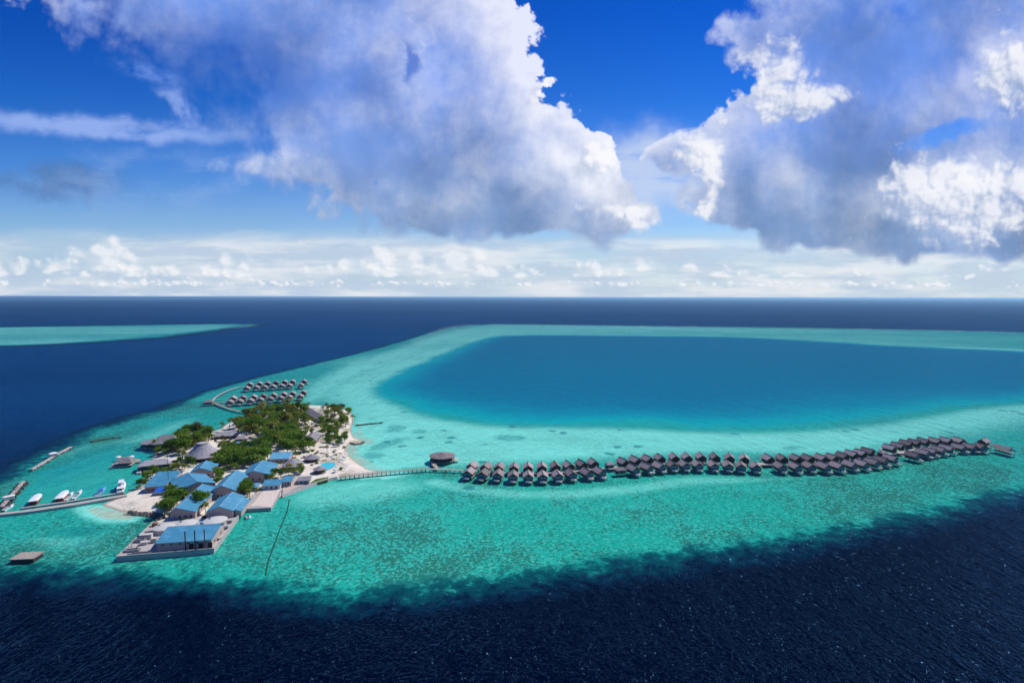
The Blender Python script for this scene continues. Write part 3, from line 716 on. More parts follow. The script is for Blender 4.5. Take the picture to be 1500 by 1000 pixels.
for rows, tab, side in ((rear_x, rear_y, 'far'), (front_x, front_y, 'near')):
    for si, xs in enumerate(rows):
        for k, x in enumerate(xs):
            p = at(x, lerp_y(tab, x), 7.0)
            d_, q, e, _ = jet_near(p)
            nrm = Vector((-e.y, e.x)) * (1 if side == 'far' else -1)
            off = 10.7 if side == 'far' else 10.2
            c = p.xy
            rz = math.atan2(-nrm.x, nrm.y)
            lab = f'thatched water villa, {ORD[k]} from left in the {side} row, {SECT[si]} stretch of long jetty'
            place_villa('arm', (c.x, c.y, 0), rz + (rnd.random() - .5) * .09, lab, 'water villas along the long curved jetty')
# small far rows at the left
def far_rows(fx, fy, rowname, jet):
    for k, (x, y) in enumerate(zip(fx, fy)):
        for side, dx, dy, sg in (('near', -1.5, 2.2, -1), ('far', 3.2, -3.4, 1)):
            p = at(x + dx, y + dy, 7.0)
            place_villa('far', (p.x, p.y, 0), (0.30 if sg > 0 else math.pi + .30) , f'small thatched villa, {ORD[k]} from left, {side} side of the {rowname}', 'water villas north of the island')
far_rows([362.6, 376.7, 388.6, 401, 413.6, 425, 442], [564, 563, 562.6, 561.6, 560.6, 560, 559.6], 'far left jetty', None)
far_rows([338, 352.4, 368, 382.4, 397, 412, 425, 441], [584, 583, 582, 580.6, 579.4, 578.2, 577, 575.6], 'jetty behind the wood', None)
# ---------------------------------------------------------------- jetties and bridges
def ribbon(name, label, px, width, z, mat, rails=True, step=6.0, th=.28, smooth=True, group=None, pile_r=.16, cat='jetty', is_world=False):
    t = thing(name, label, cat, (0, 0, 0), 0, group)
    pts = px if is_world else [at(a, b, z) for a, b in (spl_open(px, 6) if smooth else px)]
    L, Rr = [], []
    for i, p in enumerate(pts):
        d_ = (pts[min(i + 1, len(pts) - 1)] - pts[max(i - 1, 0)]).xy.normalized(); n = Vector((-d_.y, d_.x))
        L.append(p.xy + n * width / 2); Rr.append(p.xy - n * width / 2)
    b = MB(); n = len(pts)
    vs = [(p.x, p.y, z) for p in L] + [(p.x, p.y, z) for p in Rr] + [(p.x, p.y, z - th) for p in L] + [(p.x, p.y, z - th) for p in Rr]
    fs = []
    for i in range(n - 1):
        fs += [[i, n + i, n + i + 1, i + 1], [2 * n + i + 1, 3 * n + i + 1, 3 * n + i, 2 * n + i], [i + 1, 2 * n + i + 1, 2 * n + i, i], [n + i, 3 * n + i, 3 * n + i + 1, n + i + 1]]
    fs += [[0, 2 * n, 3 * n, n], [n - 1, 2 * n - 1, 4 * n - 1, 3 * n - 1]]
    b.add(vs, fs); b.build('deck', mat, t)
    # stations along the centre line
    acc = 0; nxt = 1.0; st_ = []
    for i in range(n - 1):
        e = (pts[i + 1] - pts[i]).xy; l_ = e.length
        while nxt <= acc + l_:
            u = (nxt - acc) / l_; st_.append((L[i].lerp(L[i + 1], u), Rr[i].lerp(Rr[i + 1], u))); nxt += step
        acc += l_
    for a, c in st_:
        for q, o in ((a, c), (c, a)):
            q2 = q + (o - q) * .12
            MB().cyl(q2.x, q2.y, -1.2, z - th - .003, pile_r, 6).build('pile', M['pile'], t)
    if rails:
        for line, u in ((L, .04), (Rr, .04)):
            other = Rr if line is L else L
            q = [(a + (c - a) * u) for a, c in zip(line, other)]
            b = MB(); b.tube([(p.x, p.y, z + 1.0) for p in q], .06, 4); b.tube([(p.x, p.y, z + .55) for p in q], .04, 4)
            for a, c in st_:
                s_ = a if line is L else c; o = c if line is L else a; s2 = s_ + (o - s_) * u
                b.box(s2.x - .06, s2.x + .06, s2.y - .06, s2.y + .06, z + .005, z + 1.05)
            b.build('railing', M['rail'], t)
    return t
ribbon('footbridge', 'timber footbridge on piles from the pool beach to the round pavilion', [(497, 698.6), (520, 695.4), (555, 692), (595, 688.6), (628, 685.8)], 2.6, 2.3, M['jetty_deck'], True, 3.2, cat='bridge')
ribbon('jetty', 'long curved timber jetty between the two rows of water villas', JW, 2.5, 2.3, M['jetty_deck'], False, 11.5, is_world=True)
ribbon('jetty', 'curved timber jetty from the forked hub to the far left villas', [(311, 587.4), (317, 580.6), (327, 575), (339, 570), (353.5, 566.2), (375, 564.6), (400, 563.4), (425, 561.8), (455, 560.8)], 2.4, 2.3, M['jetty_deck'], False, 7.0)
ribbon('jetty', 'straight timber jetty between the two rows behind the island wood', [(312, 589.6), (334, 587.6), (360, 584.8), (390, 582), (420, 579.2), (449, 577)], 2.4, 2.3, M['jetty_deck'], False, 7.0)
ribbon('jetty', 'curved timber jetty from the wooded shore to the forked hub', [(313, 589.6), (323, 593.4), (333, 597.2), (347, 600.8), (362, 603.6), (381, 605.2), (398, 604.8)], 3.0, 2.3, M['jetty_deck'], True, 5.0)
def hip_roof(b, hx, hy, z0, z1, ridge, th=.3, skirt=0.0, conc=0.0):
    """hip roof with ridge half-length along x"""
    mid = []
    q0 = [(-hx, -hy), (hx, -hy), (hx, hy), (-hx, hy)]
    q1 = [(-ridge, -.05), (ridge, -.05), (ridge, .05), (-ridge, .05)]
    um = .45; zm = z0 + (z1 - z0) * (um - conc)
    qm = [(a[0] + (c[0] - a[0]) * um, a[1] + (c[1] - a[1]) * um) for a, c in zip(q0, q1)]
    vs = [(x, y, z0 - th) for x, y in q0] + [(x, y, z0) for x, y in q0] + [(x, y, zm) for x, y in qm] + [(x, y, z1) for x, y in q1]
    fs = [[0, 1, 2, 3][::-1], [12, 13, 14, 15]]
    for l_ in range(3):
        for i in range(4): fs.append([l_ * 4 + i, l_ * 4 + (i + 1) % 4, l_ * 4 + 4 + (i + 1) % 4, l_ * 4 + 4 + i])
    return b.add(vs, fs)
def pavilion(name, label, cat, loc, rz, hx, hy, eave, rise, ridge, mat, floor=2.3, stilts=True, walls=True, conc=.1, group=None, deckx=1.0):
    """hipped thatched house; floor is the height of its deck above its base"""
    t = thing(name, label, cat, loc, rz, group)
    b = MB(); hip_roof(b, hx, hy, floor + eave, floor + eave + rise, ridge, .3, 0, conc); b.build('roof', mat, t)
    MB().box(-hx * deckx, hx * deckx, -hy * deckx, hy * deckx, floor - .25, floor).build('deck', M['deck'], t)
    if walls:
        w_ = MB().box(-hx * .78, hx * .78, -hy * .78, hy * .78, floor + .003, floor + eave - .31).build('wall', M['wall_wood'], t)
        for sx in (-.4, .4):
            MB().box(sx * hx - 1, sx * hx + 1, -hy * .78 - .06, -hy * .78 + .02, floor + .4, floor + eave - .7).build('window', M['glass'], t)
    nx = max(2, int(hx * 2 / 4) + 1)
    for i in range(nx):
        for sy in (-1, 1):
            x = -hx * .9 + 1.8 * hx * i / (nx - 1)
            if stilts: MB().cyl(x, sy * hy * .9, -1.0, floor - .255, .17, 6).build('stilt', M['pile'], t)
            MB().cyl(x, sy * hy * .9, floor + .004, floor + eave - .31, .11, 6).build('post', M['dark_wood'], t)
    return t
def round_house(name, label, cat, loc, r_, eave, rise, mat, floor=0.3, stilts=False, wall=True, flat=0.0, group=None, sx=1.0, sy=1.0, rz=0, deck_r=1.05, top=None):
    t = thing(name, label, cat, loc, rz, group)
    e = floor + eave
    prof = [(r_, e - .35), (r_ * 1.02, e), (r_ * .8, e + rise * .25), (r_ * .58, e + rise * .56), (r_ * (top or .1), e + rise * .97), (r_ * (top or .1) * .9, e + rise)] if top else [(r_ * 1.0, e - .35), (r_ * 1.02, e), (r_ * .72, e + rise * (.28 - flat * .1)), (r_ * .38, e + rise * (.66 - flat * .1)), (r_ * (.16 if top is None else top), e + rise * .93), (r_ * (.03 if top is None else top * .9), e + rise)]
    MB().lathe(prof, 18, 0, 0, sx, sy).build('roof', mat, t)
    MB().lathe([(r_ * deck_r, floor - .3), (r_ * deck_r, floor)], 18, 0, 0, sx, sy).build('deck', M['deck'], t)
    if wall: MB().lathe([(r_ * .74, floor + .003), (r_ * .74, e - .36)], 18, 0, 0, sx, sy).build('wall', M['wall_wood'], t)
    for k in range(10):
        a = 2 * math.pi * (k + .5) / 10; x, y = r_ * .92 * sx * math.cos(a), r_ * .92 * sy * math.sin(a)
        MB().cyl(x, y, floor + .004, e - .36, .13, 6).build('post', M['dark_wood'], t)
        if stilts: MB().cyl(x, y, -1.0, floor - .305, .18, 6).build('stilt', M['pile'], t)
    return t
# round pavilion at the bend
p = at(648, 672.5, 2.3)
t = round_house('pavilion', 'large round grey thatched pavilion on stilts beside the footbridge bend', 'pavilion', (p.x, p.y, 0), 10.2, 3.2, 2.6, M['villa_thatch'], 2.3, True, True, .0, deck_r=.98)
MB().prism([(8.6, -3), (13.5, -1.0), (13.6, 2.6), (8.6, 4)], 2.05, 2.28).build('sundeck', M['deck_pale'], t)
ribbon('footbridge', 'short pale timber gangway from the footbridge bend to the round pavilion', [(641, 685.4), (636, 680.5), (633.5, 676)], 3.0, 2.26, M['jetty_deck'], True, 4.0, smooth=False, cat='bridge')
# junction decks with a little hut
for i, (px, py, hx, hy, lab) in enumerate([(893, 677.5, 3.2, 3.0, 'small hipped hut at the first junction deck, behind the jetty'), (908.8, 685.6, 4.2, 2.6, 'low flat-looking hut at the first junction deck, in front of the jetty'),
                                         (1292, 661, 3.2, 3.0, 'small dark hut at the third junction deck, behind the jetty')]):
    q = at(px, py, 5.5); d_, jq, e, _ = jet_near(q)
    pavilion('hut', lab, 'hut', (q.x, q.y, 0), math.atan2(e.y, e.x), hx, hy, 2.4, 1.7, hx * .35, M['villa_thatch'], 2.3, True, True, 0)
for i, (px, py, w_) in enumerate([(899, 684.8, 9), (1122, 679, 13), (1319, 661.5, 9)]):
    q = at(px, py, 2.34); d_, jq, e, _ = jet_near(q)
    o = thing('junction_deck', f'{ORD[i]} wide timber junction deck from the round pavilion, widening the long jetty', 'deck', (jq.x, jq.y, 0), math.atan2(e.y, e.x))
    MB().prism([(-w_ / 2, -3.2), (w_ / 2, -3.2), (w_ / 2 + 1, 0), (w_ / 2, 3.2), (-w_ / 2, 3.2), (-w_ / 2 - 1, 0)], 2.08, 2.36).build('deck', M['jetty_deck'], o)
    for x in (-w_ / 2 + .5, w_ / 2 - .5):
        for y in (-2.8, 2.8): MB().cyl(x, y, -1.2, 2.075, .16, 6).build('pile', M['pile'], o)
q = at(1469, 655, 6.0); d_, jq, e, _ = jet_near(at(1455, 655, 2.3))
pavilion('end_pavilion', 'long open-sided thatched pavilion on tall stilts at the far right jetty end', 'pavilion', (q.x, q.y, 0), math.atan2(e.y, e.x) - .3, 8.0, 3.4, 2.6, 2.4, 6.6, M['villa_thatch'], 2.6, True, False, 0)
q = at(305, 588.6, 4.5)
pavilion('hut', 'small dark thatched hut on the forked jetty hub left of the villas', 'hut', (q.x, q.y, 0), .2, 5.5, 4.0, 2.4, 2.0, 2.0, M['villa_thatch'], 2.25, True, True, 0)
# ---------------------------------------------------------------- the island
x0, x1 = sw[:, 0].min() - 14, sw[:, 0].max() + 14; y0_, y1_ = sw[:, 1].min() - 14, sw[:, 1].max() + 14
xs_ = np.arange(x0, x1, 2.0); ys_ = np.arange(y0_, y1_, 2.0)
IX, IY = np.meshgrid(xs_, ys_, indexing='ij')
sd = sdist(IX.ravel(), IY.ravel(), sw)
npr = np.random.RandomState(3)
hh = np.where(sd < 9, sd * 0.13, 1.17 + np.minimum((sd - 9) * .03, .5)) + npr.rand(sd.size) * .07 - .03
hh = np.clip(hh, -1.4, 2.0)
idx = np.arange(sd.size).reshape(IX.shape)
q4 = np.stack([idx[:-1, :-1], idx[1:, :-1], idx[1:, 1:], idx[:-1, 1:]], -1).reshape(-1, 4)
keep = (sd[q4].max(1) > -9)
q4 = q4[keep]; used = np.unique(q4); remap = -np.ones(sd.size, int); remap[used] = np.arange(len(used))
mi_ = bpy.data.meshes.new('sand_island')
mi_.from_pydata(np.stack([IX.ravel()[used], IY.ravel()[used], hh[used]], -1).tolist(), [], remap[q4].tolist())
for p_ in mi_.polygons: p_.use_smooth = True
isl = bpy.data.objects.new('sand_island', mi_); COL.objects.link(isl); isl['kind'] = 'structure'
mt, T, out = material('coral_sand')
pos = T.n.new('ShaderNodeNewGeometry').outputs['Position']
z_ = T.sep(pos)[2]
n1_ = T.noise(pos, .09, 5, .6); n2_ = T.noise(pos, .8, 5, .65); n3_ = T.noise(pos, .035, 4, .55)
c = T.mix(T.sstep(n1_, .35, .7), (0.65, 0.57, 0.47), (0.75, 0.69, 0.60))
c = T.mix(T.mul(T.sstep(n2_, .52, .72), .35), c, (0.42, 0.33, 0.25))
c = T.mix(T.mul(T.sstep(T.add(n3_, T.mul(n2_, .3)), .68, .80), .7), c, (0.26, 0.24, 0.15))
c = T.mix(T.sstep(z_, 0.42, 0.05), c, (0.36, 0.32, 0.25))
bsdf(T, out, c, .95, .1); mi_.materials.append(mt)
# --- quays
IR = R(10.5)
e1 = Vector((math.cos(IR), math.sin(IR))); e2 = Vector((-e1.y, e1.x))
def W2(a, b, z=0.0):
    p = at(a, b, z); return (p.x, p.y)
def quay(name, label, px, z, par=0.0, pw=.5, cat='quay', sides=None, z0=-1.5):
    t = thing(name, label, cat)
    poly = [W2(a, b, z) for a, b in px]
    MB().prism(poly, z0, z).build('slab', M['concrete'], t)
    if par:
        n = len(poly)
        for i in (sides if sides is not None else range(n)):
            a, c_ = Vector(poly[i]), Vector(poly[(i + 1) % n]); d_ = (c_ - a).normalized(); nn = Vector((-d_.y, d_.x)) * pw
            a = a + d_ * .52; c_ = c_ - d_ * .02
            b = MB(); b.prism([tuple(a), tuple(c_), tuple(c_ + nn), tuple(a + nn)], z + .004, z + par); b.build('parapet', M['concrete'], t)
    return t
quay('power_quay', 'broad concrete quay with a low seawall carrying the generator house and tanks', [(170.5, 817), (313.5, 805), (353.5, 751), (300, 757), (224, 765.5)], 2.0, .9, .5, 'quay', [0, 1, 4])
quay('service_quay', 'pale concrete loading quay beside the two blue lean-to roofs', [(354, 745), (397, 743), (413, 716), (380, 717), (366, 728)], 2.2, 0)
b = MB(); sp_ = spl_open([(413, 725), (432, 718), (455, 709.5), (480, 701.6), (494, 698.6)], 5)
L_ = [Vector(W2(a, b2, 1.6)) for a, b2 in sp_]
t = thing('seawall', 'sloping sand coloured seawall below the grassy strip by the footbridge', 'seawall')
for i in range(len(L_) - 1):
    d_ = (L_[i + 1] - L_[i]).normalized(); nn = Vector((-d_.y, d_.x))
    a, c_ = L_[i], L_[i + 1]
    b.add([(a.x, a.y, 1.9), (c_.x, c_.y, 1.9), (c_.x + nn.x * 1.1, c_.y + nn.y * 1.1, 1.9), (a.x + nn.x * 1.1, a.y + nn.y * 1.1, 1.9), (a.x - nn.x * .8, a.y - nn.y * .8, -.4), (c_.x - nn.x * .8, c_.y - nn.y * .8, -.4), (c_.x + nn.x * 1.1, c_.y + nn.y * 1.1, .2), (a.x + nn.x * 1.1, a.y + nn.y * 1.1, .2)],
          [[0, 1, 2, 3], [0, 4, 5, 1], [3, 2, 6, 7], [0, 3, 7, 4], [1, 5, 6, 2]])
b.build('wall', M['concrete'], t)
quay('harbour_quay', 'low narrow concrete quay wall along the lawn by the harbour', [(199.5, 692.5), (206.5, 692), (213, 676), (207, 676)], 1.3, 0)
# lawn, pool
def slab(name, px, z, mat, kind='structure', z0=.2):
    o = MB().prism([W2(a, b, z) for a, b in px], z0, z).build(name, mat); o['kind'] = kind; return o
mt, T, out = material('lawn_grass')
tc = T.n.new('ShaderNodeNewGeometry').outputs['Position']
bsdf(T, out, T.ramp(T.noise(tc, .5, 5, .7), [(.3, (0.035, 0.075, 0.015)), (.7, (0.10, 0.16, 0.035))]), .9, .1); M['grass'] = mt
slab('lawn', [(455, 706.5), (463, 701), (481, 698), (480, 703), (468, 706)], 1.75, M['grass'], z0=.5)
slab('lawn', [(209, 689), (216, 683), (256, 678.5), (258, 684), (236, 689), (212, 692)], 1.62, M['grass'])
slab('terrace', [(378, 728), (368, 740), (398, 742), (411, 716), (390, 714)], 2.235, plain('pale_paving', (0.60, 0.51, 0.45), .9, .1, .2, .6), z0=2.2)
slab('path', [(425, 707), (432, 700), (452, 697), (456, 701), (452, 708), (434, 714), (414, 724), (414, 714)], 1.72, plain('pink_paving', (0.50, 0.41, 0.36), .9, .1, .25, .4))
# swimming pool
p = at(480, 682, 1.9)
t = thing('swimming_pool', 'kidney shaped turquoise swimming pool among the loungers on the beach', 'pool', (p.x, p.y, 0), R(12))
def ell(rx, ry, n=28, w_=.18): return [(rx * math.cos(2 * math.pi * k / n) * (1 + w_ * math.sin(2 * math.pi * k / n)), ry * math.sin(2 * math.pi * k / n)) for k in range(n)]
o_, i_ = ell(6.2, 10.4), ell(5.4, 9.6)
b = MB(); n = 28
b.add([(x, y, 1.95) for x, y in o_] + [(x, y, 1.95) for x, y in i_] + [(x, y, .8) for x, y in o_] + [(x, y, 1.5) for x, y in i_],
      [[k, (k + 1) % n, n + (k + 1) % n, n + k] for k in range(n)] + [[2 * n + k, 2 * n + (k + 1) % n, (k + 1) % n, k] for k in range(n)] + [[n + k, n + (k + 1) % n, 3 * n + (k + 1) % n, 3 * n + k] for k in range(n)])
b.build('rim', M['deck_pale'], t)
mt, T, out = material('pool_water'); bsdf(T, out, (0.03, 0.50, 0.58), .06, .5); M['pool'] = mt
MB().add([(x, y, 1.82) for x, y in i_], [list(range(n))]).build('water', mt, t)
# --- blue roofed houses
def windows(t, x0, x1, y, z0, z1, n, w_, mat=None, name='window', sub=True):
    """openings along a wall facing -Y at y"""
    for k in range(n):
        xc = x0 + (x1 - x0) * (k + .5) / n
        g = MB().box(xc - w_ / 2, xc + w_ / 2, y - .05, y + .03, z0, z1).build(name, mat or M['dark'], t)
        if sub: MB().box(xc - w_ / 2 - .1, xc + w_ / 2 + .1, y - .12, y + .02, z1 + .003, z1 + .13).build('frame', M['white'], g)
def house(name, label, nl, nr, far, he, rise, ridge='t', frac=.5, ang=None, base=1.3, wallm='pink_wall', roofm=None, over=.6, th=.22, cat='building', front=(3, 1.2, 1.0, 2.3), side=(0,), door=True, group=None, width=None):
    """nl, nr, far: eave corners in the photograph (near left, near right, far); he = eave height above base"""
    ze = base + he
    A, B, C_ = Vector(W2(*nl, ze)), Vector(W2(*nr, ze)), Vector(W2(*far, ze))
    u = e1.copy() if ang is None else Vector((math.cos(ang), math.sin(ang)))
    v_ = Vector((-u.y, u.x))
    w_ = (B - A).dot(u) if width is None else width; tm = (A.dot(v_) + B.dot(v_)) / 2; l_ = max(3.0, C_.dot(v_) - tm)
    org = u * A.dot(u) + v_ * tm
    t = thing(name, label, cat, (org.x, org.y, 0), math.atan2(u.y, u.x), group)
    rm = roofm or (M['roof_y'] if ridge == 't' else M['roof_x'])
    b = MB(); zr = ze + rise
    if ridge == 't':
        m_ = w_ * frac
        if frac > .02: b.sheet((0, 0, ze), (m_, 0, zr), (m_, l_, zr), (0, l_, ze), th)
        if frac < .98: b.sheet((m_, 0, zr), (w_, 0, ze), (w_, l_, ze), (m_, l_, zr), th)
    else:
        m_ = l_ * frac
        if frac > .02: b.sheet((0, 0, ze), (w_, 0, ze), (w_, m_, zr), (0, m_, zr), th)
        if frac < .98: b.sheet((0, m_, zr), (w_, m_, zr), (w_, l_, ze), (0, l_, ze), th)
    rf = b.build('roof', rm, t)
    b = MB()
    if ridge == 't': b.box(m_ - .16, m_ + .16, -.08, l_ + .08, zr - .02, zr + .1)
    else: b.box(-.08, w_ + .08, m_ - .16, m_ + .16, zr - .02, zr + .1)
    b.build('ridge_cap', M['trim'], rf)
    b = MB()
    if frac > .02 or ridge == 't':
        b.box(-.06, w_ + .06, -.17, -.012, ze - .28, ze - .05) if ridge != 't' else b.box(-.17, -.012, 0, l_, ze - .28, ze - .05)
        b.build('gutter', M['trim'], rf)
    o = over; zb = base - .4; zt = ze - th - .02
    x0_, x1_, ya, yb2 = o, w_ - o, o, l_ - o
    def zz(x, y):
        q = (x / m_ if x < m_ else (w_ - x) / (w_ - m_ + 1e-6)) if ridge == 't' else (y / m_ if y < m_ else (l_ - y) / (l_ - m_ + 1e-6))
        return ze + rise * max(0, min(1, q)) - th - .03
    if ridge == 't':
        xs2 = [x0_] + ([m_] if x0_ < m_ < x1_ else []) + [x1_]
        top = [(x, zz(x, 0)) for x in xs2]; prof = [(x0_, zb)] + [(x1_, zb)] + top[::-1]
        k = len(prof)
        b = MB().add([(x, ya, z) for x, z in prof] + [(x, yb2, z) for x, z in prof], [list(range(k)), list(range(k, 2 * k))[::-1]] + [[i, (i + 1) % k, k + (i + 1) % k, k + i] for i in range(k)])
    else:
        ys2 = [ya] + ([m_] if ya < m_ < yb2 else []) + [yb2]
        top = [(y, zz(0, y)) for y in ys2]; prof = [(ya, zb), (yb2, zb)] + top[::-1]
        k = len(prof)
        b = MB().add([(x0_, y, z) for y, z in prof] + [(x1_, y, z) for y, z in prof], [list(range(k)), list(range(k, 2 * k))[::-1]] + [[i, (i + 1) % k, k + (i + 1) % k, k + i] for i in range(k)])
    b.build('wall', M[wallm], t)
    nw, ww, z0w, z1w = front
    if nw: windows(t, x0_ + .6, x1_ - .6, ya, base + z0w, base + z1w, nw, ww)
    if side[0]:
        for k in range(side[0]):
            yc = ya + (yb2 - ya) * (k + .5) / side[0]
            MB().box(x1_ - .03, x1_ + .05, yc - .6, yc + .6, base + 1.0, base + 2.3).build('window', M['dark'], t)
    if door: MB().box(x0_ + w_ * .08, x0_ + w_ * .08 + 1.1, ya - .06, ya + .03, base, base + 2.1).build('door', M['bluegel'], t)
    t['w'], t['l'] = w_, l_
    return t
gen = house('generator_house', 'long blue roofed generator house with three dark chimneys on the quay', (228, 794.4), (310, 790.4), (324, 766), 4.6, 2.2, 's', .72, base=2.0, front=(6, .9, 2.9, 3.7), side=(2,), door=False)
w_ = gen['w']
for k, xx in enumerate((.53, .70, .87)):
    ch = MB().tube([(w_ * xx, -.35, 2.02), (w_ * xx, -.35, 8.2), (w_ * xx, -.35, 11.6)], .30, 8).build('chimney', M['rust'] if k == 2 else M['soot'], gen)
    MB().cyl(w_ * xx, -.35, 11.603, 11.9, .42, 8).build('cowl', M['soot'], ch)
for xx in (.62, .79, .95): MB().box(w_ * xx - 1.1, w_ * xx + 1.1, .5, .62, 2.02, 4.9).build('vent_door', M['dark'], gen)
for k, (px, py, r_, lab) in enumerate([(241, 772.5, 5.6, 'leftmost white domed tank behind the generator house'), (273, 767, 5.8, 'middle white domed water tank behind the generator house'), (315.5, 762.5, 6.2, 'right white domed water tank behind the generator house')]):
    p = at(px, py, 4.0); t = thing('water_tank', lab, 'tank', (p.x, p.y, 2.0), 0, 'white tanks on the power quay')
    MB().lathe([(r_, 0), (r_, 2.3)], 24).build('shell', M['white'], t)
    MB().lathe([(r_ + .12, 2.303), (r_ + .12, 2.5), (r_ * .6, 3.1), (r_ * .2, 3.4), (.1, 3.45)], 24).build('lid', M['white'], t)
    MB().lathe([(.6, 3.3), (.6, 3.8)], 8, -r_ * .5, 0).build('hatch', M['steel'], t)
    b = MB(); b.tube([(r_ + .25, -.3, 0), (r_ + .25, -.3, 3)], .05, 4); b.tube([(r_ + .25, .3, 0), (r_ + .25, .3, 3)], .05, 4); b.build('ladder', M['steel'], t)
house('service_building', 'long blue roofed store behind the left water tank, tree against its right side', (245, 753), (288, 748), (311, 714), 4.4, 3.0, 't', .3, base=1.4, front=(4, 1.1, 1.2, 2.4), ang=IR)
Bh = house('service_building', 'blue gabled building with pink end wall behind the right tank', (301, 750), (342, 748), (355, 726), 4.6, 3.0, 't', .5, base=1.6, front=(0, 1, 1, 2), side=(0,))
house('lean_to', 'bright blue lean-to shed along the right side of the pink walled building', (343, 749), (354, 748), (364, 731), 3.2, 1.3, 't', 0.0, base=1.8, front=(0, 1, 1, 2), door=False, cat='shed', over=.3)
Ch = house('service_building', 'large blue gabled block with a sunlit pink side wall, middle of the island', (307, 720.5), (346, 717.6), (359, 695), 5.2, 3.6, 't', .45, base=1.5, front=(6, 1.0, 1.2, 2.9), side=(4,))
house('service_building', 'blue gabled block behind and right of the sunlit pink wall', (352, 698), (397, 693.5), (399, 679), 5.0, 3.2, 't', .42, base=1.6, front=(4, 1.0, 1.4, 2.7), side=(2,))
a1 = (Vector(W2(317, 707, 6)) - Vector(W2(262, 718, 6))); 
house('service_building', 'wide blue gabled house left of the block with the sunlit pink wall', (262, 718), (317, 707), (314, 691), 4.6, 3.2, 't', .5, ang=math.atan2(a1.y, a1.x), base=1.5, front=(5, 1.0, 1.2, 2.6), side=(2,))
house('service_building', 'blue gabled house directly behind the wide blue gabled house', (277, 693), (313, 689), (312, 679), 4.6, 3.0, 't', .45, ang=IR + .1, base=1.6, front=(3, 1.0, 1.2, 2.6))
Eh = house('harbour_office', 'small blue roofed harbour office with red and white front facing the beach', (210, 712.5), (243, 711), (246, 702), 4.2, 1.8, 's', .8, base=1.4, front=(4, 1.2, .9, 2.6), wallm='pink_wall')
MB().box(1.0, Eh['w'] * .48, .5, .58, 2.6, 4.0).build('red_panel', M['red'], Eh)
house('awning', 'bright blue awning roof in front of the small harbour office', (224, 721), (243.5, 719.6), (244, 715.3), 2.6, .9, 's', 1.0, base=1.3, roofm=plain('bright_blue_sheet', (0.012, 0.11, 0.5), .5, .3, .1), front=(0, 1, 1, 2), cat='awning', door=False)
house('harbour_store', 'blue roofed store right behind the small harbour office', (222, 701), (257, 699.5), (258, 690.5), 4.2, 1.8, 's', .7, base=1.4, front=(3, 1.1, 1.0, 2.4))
house('small_store', 'small blue roofed store with white front on the loading quay', (383, 711.5), (411, 709.5), (412, 702.5), 3.3, 1.2, 's', .8, base=1.9, wallm='white', front=(3, 1.2, .9, 2.2))
house('small_store', 'small blue roofed store right of the white fronted one', (411, 706.5), (428, 703.5), (428.5, 697.5), 3.3, 1.2, 's', .8, base=1.9, front=(2, 1.2, .9, 2.2))
house('low_store', 'long faded blue roof behind the dark hedge of trees', (334, 658), (373, 656.5), (385, 645), 3.6, 1.2, 's', .7, base=1.5, roofm=M['roof_fade'], front=(4, 1.0, 1, 2.2))
house('spa_block', 'faded blue roof beside the round grey thatched bar', (393, 672.5), (424, 671), (428, 661), 3.6, 1.5, 's', .7, base=1.5, roofm=M['roof_fade'], front=(4, 1.0, 1, 2.2))
house('garden_shed', 'tiny faded blue shed left of the white fronted store', (366, 713.5), (378, 712.5), (379, 707.5), 2.6, .7, 's', .8, base=1.9, roofm=M['roof_fade'], wallm='white', front=(1, 1.2, .9, 2.0), cat='shed')
house('flat_hut', 'low grey flat roofed hut beside the lawn above the seawall', (434, 704.5), (454, 702.5), (455, 696.5), 2.6, .5, 's', .6, base=1.7, roofm=M['grey_thatch'], front=(2, 1.2, .6, 2.0), cat='hut')
# --- thatched houses
p = at(297.5, 666, 4.5)
t = round_house('restaurant', 'big grey thatched restaurant with a dark flat lantern top', 'restaurant', (p.x, p.y, 1.3), 13.2, 3.2, 8.6, M['grey_thatch'], .35, False, True, -.6, top=.34)
MB().lathe([(3.9, 12.17), (3.7, 12.9)], 12).build('lantern', M['dark_wood'], t)
MB().lathe([(4.3, 12.903), (3.0, 13.3), (.4, 13.5)], 12).build('lantern_roof', M['grey_thatch'], t)
p = at(226, 646.5, 5.5)
round_house('restaurant', 'low round thatched restaurant standing over the water left of the wood', 'restaurant', (p.x, p.y, 0), 9.2, 3.0, 3.0, M['grey_thatch'], 2.3, True, True, 0, sx=1.15, sy=1.0)
p = at(244, 644, 8.0)
pavilion('restaurant_hall', 'tall hipped thatched hall joined to the low round over-water restaurant', 'restaurant', (p.x, p.y, 0), R(28), 10.0, 7.0, 4.2, 6.0, 4.5, M['grey_thatch'], 2.3, True, True, .08)
p = at(228, 677.5, 5.0)
pavilion('lounge', 'long low thatched lounge on the lawn by the harbour quay', 'building', (p.x, p.y, 1.2), R(24), 11.2, 5.6, 3.0, 3.0, 6.5, M['grey_thatch'], .45, False, True, .05)
p = at(183, 673, 5.0)
pavilion('arrival_pavilion', 'hipped thatched arrival pavilion standing on the harbour pontoon', 'pavilion', (p.x, p.y, .3), R(15), 5.8, 4.6, 3.0, 2.6, 2.4, M['grey_thatch'], 1.2, False, False, 0)
t = quay('arrival_pontoon', 'timber arrival pontoon in the harbour under the thatched pavilion', [(159.5, 685), (188, 681.5), (190, 677.5), (206, 676), (205, 671.5), (192, 672.5), (189, 668.5), (176, 669)], 1.2, 0, cat='pontoon', z0=-.6)
for ch in t.children: ch.data.materials[0] = M['deck']
